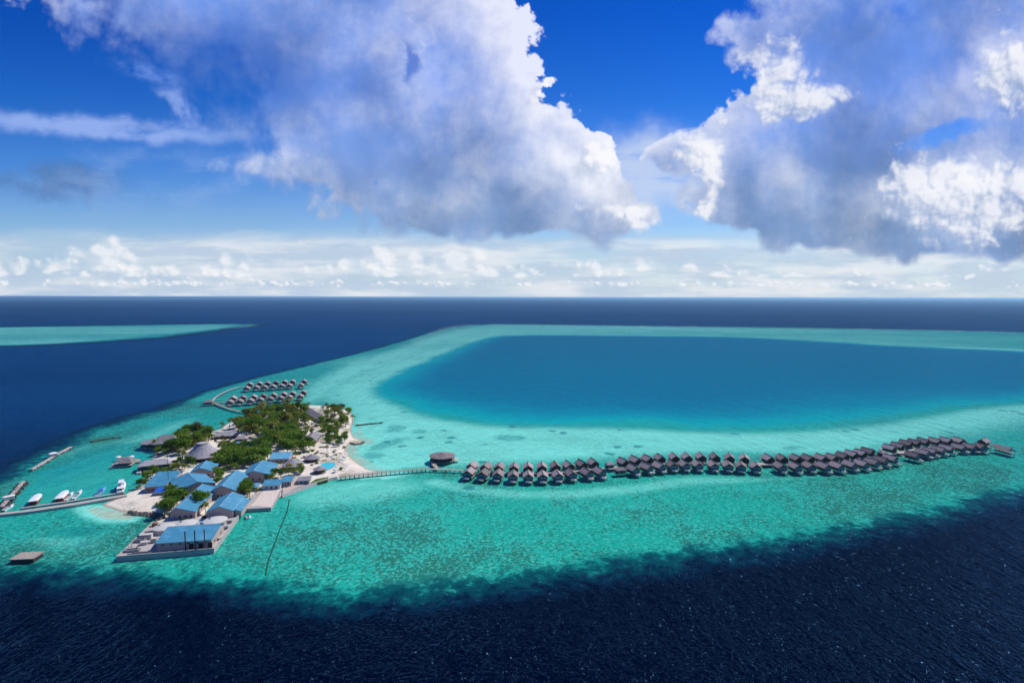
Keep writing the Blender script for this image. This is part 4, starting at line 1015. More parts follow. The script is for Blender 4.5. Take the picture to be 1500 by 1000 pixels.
for i, (px, py, lab) in enumerate([(173.5, 670, 'left white parasol on the arrival pontoon'), (193, 669.3, 'right white parasol on the arrival pontoon')]):
    p = at(px, py + 3, 1.2); t = thing('parasol', lab, 'parasol', (p.x, p.y, 1.2), 0, 'parasols on the pontoon')
    MB().lathe([(2.1, 2.2), (1.2, 2.75), (.1, 3.1)], 8).build('canopy', M['canvas'], t); MB().cyl(0, 0, 0, 2.6, .06, 6).build('pole', M['steel'], t)
p = at(331, 635.5, 5.0)
pavilion('lounge', 'long grey thatched lounge at the back shore between the two woods', 'building', (p.x, p.y, 1.2), R(16), 11.0, 5.0, 2.8, 3.0, 7.0, M['grey_thatch'], .35, False, True, .05)
p = at(354, 640.5, 4.5)
pavilion('hut', 'small dark hipped hut right of the back shore lounge', 'hut', (p.x, p.y, 1.2), R(10), 5.2, 3.8, 2.6, 2.2, 2.2, M['villa_thatch'], .3, False, True, .05)
p = at(393, 637.5, 4.5)
pavilion('hut', 'small pale thatched hut enclosed by the dark wood', 'hut', (p.x, p.y, 1.3), R(30), 5.0, 3.8, 2.6, 2.4, 2.2, M['grey_thatch'], .3, False, True, .05)
p = at(429, 679.5, 4.5)
round_house('bar', 'wide round grey thatched bar left of the pool', 'bar', (p.x, p.y, 1.3), 8.0, 2.8, 4.4, M['grey_thatch'], .4, False, True, .1)
p = at(456.5, 669.5, 4.5)
round_house('bar', 'smaller round grey thatched hut behind the pool', 'hut', (p.x, p.y, 1.3), 6.0, 2.6, 3.0, M['grey_thatch'], .4, False, True, .1)
p = at(468, 686.5, 4.2)
round_house('pool_bar', 'little round thatched pool bar at the left edge of the pool', 'bar', (p.x, p.y, 1.5), 4.6, 2.6, 2.0, M['grey_thatch'], .35, False, True, .1)
pa, pb = at(449, 598.5, 5.0), at(476, 614.5, 5.0)
pavilion('beach_block', 'very long grey thatched block slanting behind the right hand trees', 'building', ((pa.x + pb.x) / 2, (pa.y + pb.y) / 2, 1.2), math.atan2(pb.y - pa.y, pb.x - pa.x), (pb - pa).length / 2, 6.0, 3.0, 3.6, (pb - pa).length / 2 - 4, M['grey_thatch'], .35, False, True, .0)
pa, pb = at(463, 633, 5.0), at(451, 648, 5.0)
pavilion('beach_block', 'grey thatched block in the sandy clearing behind the pool huts', 'building', ((pa.x + pb.x) / 2, (pa.y + pb.y) / 2, 1.2), math.atan2(pb.y - pa.y, pb.x - pa.x), 13, 6.0, 3.0, 3.6, 8, M['grey_thatch'], .35, False, True, .0)
# --- masts
def mast(label, px, py, base, h, mat, lamps=False):
    p = at(px, py, base); t = thing('mast', label, 'mast', (p.x, p.y, base))
    MB().lathe([(.8, -.5), (.8, .3)], 8).build('footing', M['concrete'], t)
    MB().tube([(0, 0, .3), (0, 0, h * .5), (0, 0, h)], .22, 6, .10).build('pole', mat, t)
    b = MB()
    for k in range(1, 9): b.box(-.45, .45, -.04, .04, h * k / 9, h * k / 9 + .08)
    b.build('rungs', mat, t)
    if lamps:
        for s_ in (-1, 1): MB().box(s_ * .3, s_ * 1.1, -.3, .3, h, h + .7).build('floodlight', M['white'], t)
    else:
        MB().tube([(0, 0, h + .002), (0, 0, h + 3)], .05, 5).build('antenna', mat, t)
mast('tall thin dark green radio mast beside the harbour office', 247, 713, 1.4, 21, M['green'])
mast('white lamp mast with floodlights left of the big thatched restaurant', 266.7, 681, 1.4, 12, M['white'], True)
mast('thin white flagpole at the left edge of the power quay', 193.5, 800, 2.0, 9, M['white'])
mast('thin white pole in front of the generator house on the quay', 300.5, 803.5, 2.0, 7, M['white'])
# --- clutter on the power quay
cl = [('container', 'white box container left of the generator house', 214, 789, 6.0, 2.5, 2.6, 'white', .2), ('container', 'pale container in front of the left tank', 222, 782, 5.0, 2.4, 2.4, 'concrete', .5),
      ('generator_skid', 'grey machine skid near the left quay wall', 206, 793, 5.0, 2.6, 1.6, 'steel', .1), ('generator_skid', 'grey machine skid on the front left quay corner', 193, 807, 7.0, 2.6, 1.2, 'steel', .2),
      ('generator_skid', 'dark machine skid between the pale containers', 208, 786, 4.4, 2.2, 1.5, 'soot', .7), ('crate', 'yellowish crate beside the generator house left end', 226, 793.5, 2.6, 2.4, 2.2, 'deck_pale', .2),
      ('crate', 'white crate by the left quay parapet', 211, 797, 3.0, 2.4, 1.5, 'white', .4), ('crate', 'pale crate on the right quay edge by the tanks', 336, 765, 3.0, 2.4, 1.6, 'concrete', .2),
      ('crate', 'small pale crate on the right quay edge near the chimneys', 322, 790, 1.8, 1.6, 1.1, 'deck_pale', .4), ('crate', 'grey crate below the right hand tank', 331, 774, 2.2, 1.8, 1.2, 'steel', .3),
      ('generator_skid', 'long grey pipe skid along the front quay wall', 205, 811.5, 11.0, 1.6, .9, 'steel', .19), ('crate', 'rusty crate behind the left tank', 227, 770, 2.6, 2.2, 1.6, 'rust', .3),
      ('crate', 'white crate before the middle tank', 262, 772.5, 2.6, 2.2, 1.3, 'white', .2), ('crate', 'blue crate beside the right tank', 297, 768, 2.4, 2.0, 1.6, 'bluegel', .2)]
for nm, lab, px, py, lx, ly, lz, mk, rz in cl:
    p = at(px, py, 2.0); t = thing(nm, lab, nm.replace('_', ' '), (p.x, p.y, 2.0), rz)
    MB().box(-lx / 2, lx / 2, -ly / 2, ly / 2, .2, lz).build('body', M[mk], t)
    if nm == 'generator_skid':
        MB().box(-lx / 2 - .2, lx / 2 + .2, -ly / 2 - .1, ly / 2 + .1, 0.01, .197).build('frame', M['soot'], t)
        MB().tube([(-lx * .3, 0, lz + .2), (lx * .3, 0, lz + .2)], .35, 8).build('pipe', M['steel'], t)
        MB().cyl(lx * .35, 0, lz + .003, lz + .9, .3, 8).build('stack', M['rust'], t)
    else:
        MB().box(-lx / 2 - .08, lx / 2 + .08, -ly / 2 - .08, ly / 2 + .08, lz + .003, lz + .14).build('lid', M[mk], t)
        for s_ in (-1, 1): MB().box(s_ * lx * .35 - .2, s_ * lx * .35 + .2, -ly / 2, ly / 2, .01, .197).build('skid', M['soot'], t)
# --- harbour wall, breakwaters
quay('harbour_jetty', 'long narrow concrete jetty closing the harbour at the left, boats behind it', [(-70, 756), (0, 753.5), (45, 748.5), (110, 739), (186, 725.5), (186, 723.2), (108, 736.2), (44, 745.8), (0, 750.6), (-70, 753)], 1.6, 0, cat='jetty')
quay('mooring_wall', 'narrow pale mooring wall along the harbour side of the long jetty', [(31, 744.0), (100, 734.4), (182, 720.8), (182, 719.8), (99, 733.2), (32, 742.8)], 1.1, 0, cat='quay')
def rocks(name, label, px, width, h, mat, n, cap=None):
    t = thing(name, label, 'breakwater'); pts = [Vector(W2(a, b, .6)) for a, b in px]
    b = MB(); rr_ = random.Random(len(label))
    ls = [(pts[i + 1] - pts[i]).length for i in range(len(pts) - 1)]; tot = sum(ls)
    for k in range(n):
        s_ = tot * rr_.random(); i = 0
        while i < len(ls) - 1 and s_ > ls[i]: s_ -= ls[i]; i += 1
        d_ = (pts[i + 1] - pts[i]).normalized(); nn = Vector((-d_.y, d_.x)); o = (rr_.random() - .5) * 2
        c_ = pts[i] + d_ * s_ + nn * o * width / 2
        r_ = rr_.uniform(.5, 1.1) * (1.15 - .4 * abs(o)); z = h * (1 - o * o) * .6 - .3
        vs = []; fs = []
        for a in range(6):
            th_ = a * math.pi / 3 + rr_.random()
            vs.append((c_.x + r_ * math.cos(th_) * rr_.uniform(.8, 1.2), c_.y + r_ * math.sin(th_) * rr_.uniform(.8, 1.2), z - .3 + rr_.random() * .2))
        for a in range(6):
            th_ = a * math.pi / 3 + .3
            vs.append((c_.x + r_ * .6 * math.cos(th_), c_.y + r_ * .6 * math.sin(th_), z + r_ * .7 * rr_.uniform(.7, 1.2)))
        b.add(vs, [[a, (a + 1) % 6, 6 + (a + 1) % 6, 6 + a] for a in range(6)] + [list(range(6, 12))])
    b.build('rocks', mat, t)
    if cap:
        cw, cz = cap; L2 = []; R2 = []
        for i, p in enumerate(pts):
            d_ = (pts[min(i + 1, len(pts) - 1)] - pts[max(0, i - 1)]).normalized(); nn = Vector((-d_.y, d_.x)) * cw / 2; L2.append(tuple(p + nn)); R2.append(tuple(p - nn))
        MB().prism(L2 + R2[::-1], -.4, cz).build('cap', M['concrete'], t)
    return t
rocks('breakwater', 'dark rock breakwater with grey cap at the far left edge of the harbour', [(2, 744), (14, 730), (26, 716), (35, 706)], 7.0, 1.8, M['darkrock'], 260, (2.2, 1.5))
rocks('breakwater', 'straight grey capped breakwater lying diagonally off the harbour mouth', [(46, 688.5), (62, 679), (84, 665.5), (104, 655)], 4.6, 1.4, M['darkrock'], 200, (2.4, 1.3))
rocks('breakwater', 'short dark line of rocks awash right of the diagonal breakwater', [(132, 646.8), (150, 643.4), (166, 641), (176, 640)], 2.6, .8, M['darkrock'], 110)
rocks('breakwater', 'low rock groyne running out from the right hand beach', [(520, 622.6), (532, 621.6), (546, 620), (560, 618.6)], 3.0, 1.2, M['darkrock'], 130)
rocks('breakwater', 'thin low groyne behind the right hand beach palms', [(470, 594.4), (482, 594), (494, 594.6), (503, 597)], 2.4, 1.0, M['darkrock'], 90)
rocks('breakwater', 'curved rock wall round the little point of the right beach', [(512, 648), (520, 650.4), (529, 649.5), (532.5, 646.5)], 2.4, 1.2, M['rock'], 90)
rocks('breakwater', 'low dark rock line off the wooded back shore', [(337.5, 611.8), (350, 612.6), (363, 612.8)], 2.4, .8, M['darkrock'], 80)
rocks('breakwater', 'rough rock bank below the harbour beach beside the power quay', [(188, 749.5), (200, 751.5), (216, 752), (232, 754), (236, 760)], 6.0, 1.6, M['rock'], 200)
p = at(78, 667.5, 1.2)
t = thing('hut', 'tiny white hut on the diagonal breakwater', 'hut', (p.x, p.y, 1.2), R(50)); MB().box(-2.4, 2.4, -1.6, 1.6, 0, 2.0).build('wall', M['white'], t); b = MB(); hip_roof(b, 2.9, 2.1, 2.2, 3.1, 1.2, .18); b.build('roof', M['gel'], t)
p = at(13, 731, 1.5)
t = thing('hut', 'pale crate-like hut on the far left breakwater', 'hut', (p.x, p.y, 1.5), R(50)); MB().box(-2.6, 2.6, -1.2, 1.2, 0, 1.9).build('wall', M['canvas'], t); b = MB(); hip_roof(b, 3.0, 1.6, 2.1, 2.7, 1.8, .18); b.build('roof', M['canvas'], t)
# floating raft at the lower left
p = at(40, 820, 0)
t = thing('diving_platform', 'brown flat roofed raft with dark sides moored at the lower left', 'raft', (p.x, p.y, 0), R(6))
MB().box(-5.2, 5.2, -3.6, 3.6, -.4, .35).build('float', M['dark_wood'], t); MB().box(-5.0, 5.0, -3.4, 3.4, .353, 2.1).build('wall', M['soot'], t)
MB().box(-5.6, 5.6, -4.0, 4.0, 2.103, 2.4).build('roof', M['deck'], t); MB().box(-1, 1, -3.46, -3.38, .4, 1.9).build('door', M['dark_wood'], t)
b = MB()
for s_ in (-1, 1): b.box(s_ * 5.3 - .1, s_ * 5.3 + .1, -3.8, 3.8, 2.404, 2.6)
b.build('kerb', M['rail'], t)
# dark pipeline on the reef
t = tag(MB().tube([tuple(W2(a, b2, 0)) + (.03,) for a, b2 in spl_open([(424, 731), (420, 750), (411, 772), (401, 800), (393, 822), (389, 842)], 5)], .34, 6).build('pipeline', plain('weedy_pipe', (0.006, 0.07, 0.055), .8, .2, .5, .3)), 'dark weedy pipeline running from the quay across the shallow reef', 'pipeline')
# --- boats
def hull(b, L, W_, h, zk=-.4, sheer=.5, n=9, stern=.8):
    rows = []
    for i in range(n):
        u = i / (n - 1); y = -L / 2 + L * u
        wv2 = W_ / 2 * (stern + (1 - stern) * min(1, u * 2.2)) * (1 - max(0, (u - .55) / .45) ** 2.2 * .96)
        zt = h + sheer * max(0, (u - .35) / .65) ** 2 + .1 * (1 - u)
        rows.append([(-wv2, y, zt), (-wv2 * .82, y, .1), (-wv2 * .3, y + .02, zk), (wv2 * .3, y + .02, zk), (wv2 * .82, y, .1), (wv2, y, zt)])
    vs = [q for r_ in rows for q in r_]; fs = []
    for i in range(n - 1):
        for k in range(5): fs.append([i * 6 + k, i * 6 + k + 1, i * 6 + 7 + k, i * 6 + 6 + k])
        fs.append([i * 6, i * 6 + 6, i * 6 + 11, i * 6 + 5])
    fs.append([0, 1, 2, 3, 4, 5]); fs.append([(n - 1) * 6 + k for k in range(6)][::-1])
    return b.add(vs, fs)
def between(st, bw, z):
    a, b_ = at(*st, z), at(*bw, z); d_ = b_ - a
    return (a + b_) / 2, math.atan2(-d_.x, d_.y), d_.length
def dhoni(label, st, bw):
    p, rz, L = between(st, bw, 3.4); t = thing('ferry_boat', label, 'boat', (p.x, p.y, 0), rz, 'boats in the harbour')
    hull(MB(), L, 4.2, 1.1).build('hull', M['red'], t)
    MB().prism([(-1.9, -L * .47), (1.9, -L * .47), (1.95, L * .1), (1.3, L * .3), (-1.3, L * .3), (-1.95, L * .1)], 1.25, 2.6).build('cabin', M['red'], t)
    b = MB(); pr = [(-2.5, -L * .52), (2.5, -L * .52), (2.7, 0), (2.1, L * .28), (1.0, L * .42), (-1.0, L * .42), (-2.1, L * .28), (-2.7, 0)]
    b.add([(x, y, 3.1) for x, y in pr] + [(x * .85, y * .93, 3.5) for x, y in pr] + [(x * .4, y * .8, 3.75) for x, y in pr], [list(range(8))[::-1]] + [[l_ * 8 + k, l_ * 8 + (k + 1) % 8, l_ * 8 + 8 + (k + 1) % 8, l_ * 8 + 8 + k] for l_ in range(2) for k in range(8)] + [list(range(16, 24))])
    b.build('canopy', M['gel'], t, smooth=False)
    for x in (-1.8, 1.8):
        for y in (-L * .44, -L * .1, L * .22): MB().cyl(x * (1 if y < 2 else .75), y, 1.2, 3.1, .07, 5).build('post', M['white'], t)
    for x in (-1.2, 0, 1.2): MB().box(x - .45, x + .45, -L * .47 - .05, -L * .47 + .02, 1.5, 2.4).build('window', M['dark'], t)
    MB().tube([(0, L * .46, 1.4), (0, L * .53, 2.0), (0, L * .54, 2.9)], .18, 5, .08).build('prow', M['red'], t)
def speedboat(label, st, bw, mat='gel', hard=False, group='boats in the harbour'):
    p, rz, L = between(st, bw, 1.0); t = thing('speedboat', label, 'boat', (p.x, p.y, 0), rz, group)
    hull(MB(), L, 2.9, .85, sheer=.45).build('hull', M[mat], t)
    MB().prism([(-1.0, -L * .3), (1.0, -L * .3), (1.05, L * .02), (-1.05, L * .02)], .9, 1.02).build('cockpit', M['steel'], t)
    MB().prism([(-1.0, L * .04), (1.0, L * .04), (.7, L * .22), (-.7, L * .22)], 1.02, 1.6).build('cabin', M[mat], t)
    MB().sheet((-.95, L * .03, 2.1), (.95, L * .03, 2.1), (.8, L * .12, 1.63), (-.8, L * .12, 1.63), .05).build('windscreen', M['glass'], t)
    for y in (-.22, -.1): MB().box(-.8, .8, L * y - .3, L * y + .3, 1.023, 1.4).build('seat', M['canvas'], t)
    for x in (-.5, .5): MB().box(x - .2, x + .2, -L * .5 - .6, -L * .5 - .02, .2, 1.3).build('outboard_motor', M['soot'], t)
    if hard:
        MB().prism([(-1.1, -L * .2), (1.1, -L * .2), (1.0, L * .08), (-1.0, L * .08)], 2.5, 2.62).build('canopy', M['bluecanvas'], t)
        for x in (-.9, .9):
            for y in (-.18, .05): MB().cyl(x, L * y, 1.02, 2.5, .05, 5).build('post', M['steel'], t)
def yacht(label, st, bw):
    p, rz, L = between(st, bw, 1.8); t = thing('motor_yacht', label, 'boat', (p.x, p.y, 0), rz, 'boats in the harbour')
    hull(MB(), L, 4.6, 1.7, sheer=.6).build('hull', M['gel'], t)
    MB().prism([(-1.8, -L * .3), (1.8, -L * .3), (1.8, L * .1), (1.1, L * .26), (-1.1, L * .26), (-1.8, L * .1)], 1.75, 3.3).build('cabin', M['gel'], t)
    MB().prism([(-2.1, -L * .42), (2.1, -L * .42), (2.0, L * .12), (1.2, L * .2), (-1.2, L * .2), (-2.0, L * .12)], 3.303, 3.5).build('upper_deck', M['gel'], t)
    MB().box(-1.7, 1.7, -L * .3 - .06, -L * .3 + .02, 1.9, 3.1).build('window', M['dark'], t)
    MB().prism([(-1.5, -L * .1), (1.5, -L * .1), (1.2, L * .1), (-1.2, L * .1)], 3.503, 4.3).build('flybridge', M['gel'], t)
    MB().prism([(-1.7, -L * .22), (1.7, -L * .22), (1.5, L * .08), (-1.5, L * .08)], 5.6, 5.75).build('hardtop', M['gel'], t)
    for x in (-1.4, 1.4):
        for y in (-.2, .05): MB().cyl(x, L * y, 3.503, 5.6, .07, 5).build('post', M['steel'], t)
    MB().box(-1.9, 1.9, -L * .5 - .9, -L * .5 - .02, .3, .5).build('swim_platform', M['red'], t)
dhoni('white canopied ferry boat with red brown sides moored alone at the left', (48, 733), (58, 721.5))
dhoni('white canopied ferry boat moored beside two white speedboats', (86, 729), (98, 716.5))
speedboat('white speedboat between the ferry and another speedboat', (95, 732), (107, 720))
speedboat('white speedboat, right one of the pair by the ferry', (106.5, 730), (120, 717))
speedboat('pale blue speedboat with a dark blue canopy', (139.5, 727), (155, 713), 'bluegel', True)
yacht('white motor yacht with upper deck moored at the harbour jetty root', (176, 720), (180.5, 703.5))
speedboat('white speedboat tied at the foot of the far left breakwater', (4.5, 747), (20, 738))
speedboat('tiny white skiff below the service quay wall', (359.5, 757.5), (368, 755.5))
# ---------------------------------------------------------------- trees
def leafmat(name, c0, c1, trans=.5):
    mt, T, out = material(name)
    oi = T.n.new('ShaderNodeObjectInfo').outputs['Random']
    tc = T.n.new('ShaderNodeTexCoord').outputs['Object']
    n = T.noise(tc, .7, 3, .6, dims='3D')
    rp = T.n.new('ShaderNodeNewGeometry').outputs['Random Per Island']
    f = T.add(T.add(T.mul(n, .5), T.mul(oi, .35)), T.mul(rp, .35))
    c = T.mix(T.sstep(f, .25, .95), c0, c1)
    d_ = T.node('ShaderNodeBsdfDiffuse', {0: c}); t_ = T.node('ShaderNodeBsdfTranslucent', {0: c})
    mx = T.node('ShaderNodeMixShader', {0: trans}); T.l.new(d_.outputs[0], mx.inputs[1]); T.l.new(t_.outputs[0], mx.inputs[2])
    T.l.new(mx.outputs[0], out.inputs[0]); return mt
M['leaf'] = leafmat('broad_leaves', (0.065, 0.155, 0.018), (0.25, 0.34, 0.045))
M['leaf_dark'] = leafmat('dark_leaves', (0.045, 0.125, 0.018), (0.18, 0.29, 0.04))
M['leaf_brown'] = leafmat('feathery_leaves', (0.08, 0.08, 0.03), (0.19, 0.17, 0.07))
M['leaf_yellow'] = leafmat('yellowish_leaves', (0.09, 0.10, 0.015), (0.22, 0.19, 0.03))
M['frond'] = leafmat('palm_fronds', (0.08, 0.12, 0.02), (0.26, 0.25, 0.05))
M['bark'] = plain('bark', (0.15, 0.115, 0.085), .95, .1, .35, 1.5)
def crown_mesh(name, seed, rx, rz_, zc, n, leaf, lumps=7, mat='leaf', open_=0.0):
    r_ = random.Random(seed); cs = []
    for k in range(lumps):
        a = r_.random() * 2 * math.pi; q = math.sqrt(r_.random()) * .62 * rx
        cs.append((q * math.cos(a), q * math.sin(a), zc + (r_.random() - .35) * rz_ * .9, rx * r_.uniform(.38, .62)))
    cs.append((0, 0, zc + rz_ * .2, rx * .6))
    b = MB()
    for i in range(n):
        cx, cy, cz, cr = cs[r_.randrange(len(cs))]
        while True:
            d_ = Vector((r_.gauss(0, 1), r_.gauss(0, 1), r_.gauss(.25, 1)))
            if d_.length > .1: break
        d_.normalize(); q = cr * (r_.random() ** .35) * (1 + open_ * r_.random())
        c_ = Vector((cx, cy, cz)) + Vector((d_.x * q, d_.y * q, d_.z * q * rz_ / rx * 1.15))
        s_ = leaf * r_.uniform(.6, 1.25)
        nrm = (d_ + Vector((r_.gauss(0, .55), r_.gauss(0, .55), r_.gauss(.2, .55)))).normalized()
        u = nrm.cross(Vector((r_.random(), r_.random(), r_.random()))).normalized(); v_ = nrm.cross(u)
        b.add([c_ - u * s_, c_ - v_ * s_ * .6 + nrm * .1, c_ + u * s_, c_ + v_ * s_ * .6 - nrm * .12], [[0, 1, 2, 3]])
    me_ = bpy.data.meshes.new(name); me_.from_pydata([tuple(p) for p in b.v], [], b.f); me_.materials.append(M[mat])
    return me_
def trunk_mb(h, r_, lean=.4, seed=1, limbs=4):
    q = random.Random(seed); b = MB()
    b.tube([(0, 0, -.4), (lean * .3, .1, h * .4), (lean, .2, h)], r_, 7, r_ * .45)
    for k in range(limbs):
        a = k * 2 * math.pi / limbs + q.random(); z = h * q.uniform(.5, .8)
        b.tube([(lean * .5, .12, z), (lean * .5 + math.cos(a) * h * .25, .12 + math.sin(a) * h * .25, z + h * .28)], r_ * .4, 5, r_ * .15)
    return b
treeproto = {}
def tree_proto(kind):
    if kind in treeproto: return None
def make_tree(kind, label, cat='tree', group=None, loc=(0, 0, 0), rz=0, sc_=1.0):
    """first of a kind is built, later ones copied"""
    key = kind
    if key in treeproto: return dup(treeproto[key], loc, rz, label, group, sc_)
    spec = {'broad_a': (1, 4.4, 2.9, 5.2, 420, .62, 8, 'leaf', 0), 'broad_b': (2, 4.0, 2.5, 4.6, 380, .60, 7, 'leaf', 0), 'dark_a': (3, 4.6, 3.0, 5.4, 440, .62, 8, 'leaf_dark', 0),
            'dark_b': (4, 3.9, 2.6, 4.4, 380, .58, 7, 'leaf_dark', 0), 'yellow': (5, 3.4, 2.4, 4.0, 300, .55, 6, 'leaf_yellow', .1), 'brown': (6, 4.2, 4.0, 6.4, 460, .5, 9, 'leaf_brown', .35),
            'bush_a': (7, 2.2, 1.3, 1.4, 200, .45, 5, 'leaf', 0), 'bush_b': (8, 1.9, 1.2, 1.3, 170, .45, 5, 'leaf_dark', 0), 'bush_c': (12, 1.8, 1.1, 1.2, 150, .42, 5, 'leaf_yellow', 0)}
    if kind == 'palm' or kind == 'palm_b':
        t = thing('palm_tree', label, cat, loc, rz, group)
        h = 8.5 if kind == 'palm' else 7.0; ln = 1.3 if kind == 'palm' else -.8
        tr = MB().tube([(0, 0, -.4), (ln * .2, 0, h * .35), (ln * .6, .1, h * .7), (ln, .2, h)], .22, 6, .13).build('trunk', M['bark'], t)
        r_ = random.Random(17 + len(kind)); b = MB()
        for k in range(15):
            a = k * 2 * math.pi / 15 + r_.random() * .3; up = r_.uniform(-.1, .75); L_ = r_.uniform(2.8, 3.7); pts = []
            for i in range(5):
                u = i / 4; pts.append(Vector((ln + math.cos(a) * L_ * u, .2 + math.sin(a) * L_ * u, h + up * L_ * u - 2.4 * u * u)))
            side = Vector((-math.sin(a), math.cos(a), 0))
            for i in range(4):
                w0, w1 = (.25, .62, .7, .5, .06)[i], (.25, .62, .7, .5, .06)[i + 1]; dz0, dz1 = w0 * .5, w1 * .5
                b.add([pts[i], pts[i] + side * w0 - Vector((0, 0, dz0)), pts[i + 1] + side * w1 - Vector((0, 0, dz1)), pts[i + 1], pts[i + 1] - side * w1 - Vector((0, 0, dz1)), pts[i] - side * w0 - Vector((0, 0, dz0))], [[0, 1, 2, 3], [0, 3, 4, 5]])
        me_ = bpy.data.meshes.new('fronds'); me_.from_pydata([tuple(p) for p in b.v], [], b.f); me_.materials.append(M['frond'])
        o = bpy.data.objects.new('fronds', me_); COL.objects.link(o); o.parent = t
    elif kind == 'thin':
        t = thing('casuarina_tree', label, cat, loc, rz, group)
        trunk_mb(13, .25, .5, 9, 7).build('trunk', M['bark'], t)
        me_ = crown_mesh('crown', 11, 3.2, 4.6, 9.0, 240, .42, 10, 'leaf_brown', .5)
        o = bpy.data.objects.new('crown', me_); COL.objects.link(o); o.parent = t
    else:
        sd_, rx, rz2, zc, n, lf, lm, mat, op = spec[kind]
        bush = kind.startswith('bush')
        t = thing('bush' if bush else 'broadleaf_tree', label, 'bush' if bush else cat, loc, rz, group)
        (trunk_mb(zc - .3, .28, .4, sd_) if not bush else trunk_mb(.8, .12, .1, sd_, 3)).build('trunk' if not bush else 'stem', M['bark'], t)
        me_ = crown_mesh('crown', sd_, rx, rz2, zc, n, lf, lm, mat, op)
        o = bpy.data.objects.new('crown' if not bush else 'foliage', me_); COL.objects.link(o); o.parent = t
    treeproto[key] = t; t.scale = (sc_,) * 3 if isinstance(sc_, (int, float)) else sc_
    return t
house_boxes = []                                     # keep trunks out of the houses
for o in list(COL.objects):
    if o.parent is None and o.type == 'EMPTY' and o.get('category') in ('building', 'restaurant', 'shed', 'bar', 'pool', 'tank', 'hut', 'awning', 'restaurant_hall'):
        pts = [o.matrix_basis @ Vector(c_) for ch in o.children for c_ in ch.bound_box if ch.name.split('.')[0] in ('roof', 'rim')]
        loc_pts = [Vector(c_) for ch in o.children for c_ in ch.bound_box if ch.name.split('.')[0] in ('roof', 'rim')]
        if loc_pts: house_boxes.append((o.matrix_basis.inverted(), min(p.x for p in loc_pts), max(p.x for p in loc_pts), min(p.y for p in loc_pts), max(p.y for p in loc_pts)))
def free(x, y, mrg):
    for inv, a, b_, c_, d_ in house_boxes:
        q = inv @ Vector((x, y, 0))
        if a - mrg < q.x < b_ + mrg and c_ - mrg < q.y < d_ + mrg: return False
    return True
def scatter(px, n, kinds, label, group, gap=3.6, sc_=(.8, 1.2), z=1.2, mrg=1.0, catw=None):
    """kinds: list of kinds; label: dict kind -> label"""
    poly = world_poly(px); r_ = random.Random(len(px) * 31 + n)
    xa, xb, ya, yb2 = poly[:, 0].min(), poly[:, 0].max(), poly[:, 1].min(), poly[:, 1].max(); put = []
    cx = np.array([r_.uniform(xa, xb) for _ in range(3500)]); cy = np.array([r_.uniform(ya, yb2) for _ in range(3500)])
    ok = seg_dist(cx, cy, poly)[1]; cx, cy = cx[ok], cy[ok]
    ok = sdist(cx, cy, sw) > 1.5; cx, cy = cx[ok], cy[ok]
    for x, y in zip(cx.tolist(), cy.tolist()):
        if len(put) >= n: break
        if any((x - a) ** 2 + (y - b_) ** 2 < gap * gap for a, b_ in put) or not free(x, y, mrg): continue
        put.append((x, y)); k = r_.choice(kinds)
        make_tree(k, label[k] if isinstance(label, dict) else label, 'tree', group, (x, y, z), r_.random() * 6.28, r_.uniform(*sc_))
def L3(where): return {'broad_a': 'green broadleaf tree ' + where, 'broad_b': 'small green broadleaf tree ' + where, 'dark_a': 'dark green broadleaf tree ' + where, 'dark_b': 'small dark green tree ' + where,
                       'yellow': 'yellowish green tree ' + where, 'palm': 'tall coconut palm ' + where, 'palm_b': 'short coconut palm ' + where, 'brown': 'brownish feathery tree ' + where,
                       'bush_a': 'green bush ' + where, 'bush_b': 'dark green bush ' + where, 'bush_c': 'yellowish bush ' + where}
BR = ['broad_a', 'broad_a', 'broad_b', 'dark_a', 'dark_b']
scatter([(343, 633), (352, 620), (366, 611), (400, 604), (430, 601), (444, 606), (458, 618), (448, 624), (436, 626), (430, 642), (405, 644), (380, 645), (352, 641)], 92, BR + ['palm', 'palm', 'yellow', 'yellow'], L3('in the large wood in the middle of the island'), 'trees of the large wood', 5.0, (1.15, 1.7), mrg=.5)
scatter([(388, 650), (395, 637), (430, 638), (452, 650), (456, 664), (430, 668), (400, 664)], 38, BR + ['yellow'], L3('in the lower wood behind the round bars'), 'trees of the lower wood', 4.8, (1.1, 1.5), mrg=.5)
scatter([(322, 680), (330, 666), (345, 661), (375, 661), (392, 659), (394, 672), (384, 686), (352, 690), (314, 690)], 44, ['dark_a', 'dark_b', 'broad_a', 'broad_b'], L3('in the dark grove behind the blue roofed blocks'), 'trees of the dark grove', 4.8, (1.1, 1.5), mrg=.3)
scatter([(466, 634), (470, 618), (480, 604), (502, 602), (512, 612), (508, 624), (496, 634), (486, 648), (474, 654), (466, 648)], 42, ['broad_a', 'broad_a', 'broad_b', 'palm', 'palm_b', 'yellow'], L3('in the grove above the right hand beach'), 'trees above the right beach', 4.0, (.9, 1.25), mrg=.5)
scatter([(480, 652), (492, 641), (505, 640), (512, 648), (498, 656), (484, 658)], 10, ['broad_a', 'dark_b', 'broad_b'], L3('at the beach corner of the right grove'), 'trees at the beach corner', 4.6, (.8, 1.1), mrg=.5)
scatter([(243, 665), (256, 652), (266, 640), (282, 636), (302, 638), (310, 650), (300, 652), (278, 664), (262, 670)], 42, ['broad_a', 'dark_a', 'broad_b', 'dark_b', 'yellow'], L3('in the left wood behind the big thatched restaurant'), 'trees of the left wood', 4.6, (1.1, 1.5), mrg=.4)
scatter([(201, 719), (214, 703), (224, 693), (240, 690), (257, 688), (258, 692), (236, 699), (214, 714)], 26, ['broad_b', 'dark_b', 'bush_a', 'bush_b'], L3('in the hedge along the harbour bank'), 'hedge along the harbour', 3.4, (.7, 1.0), mrg=.3)
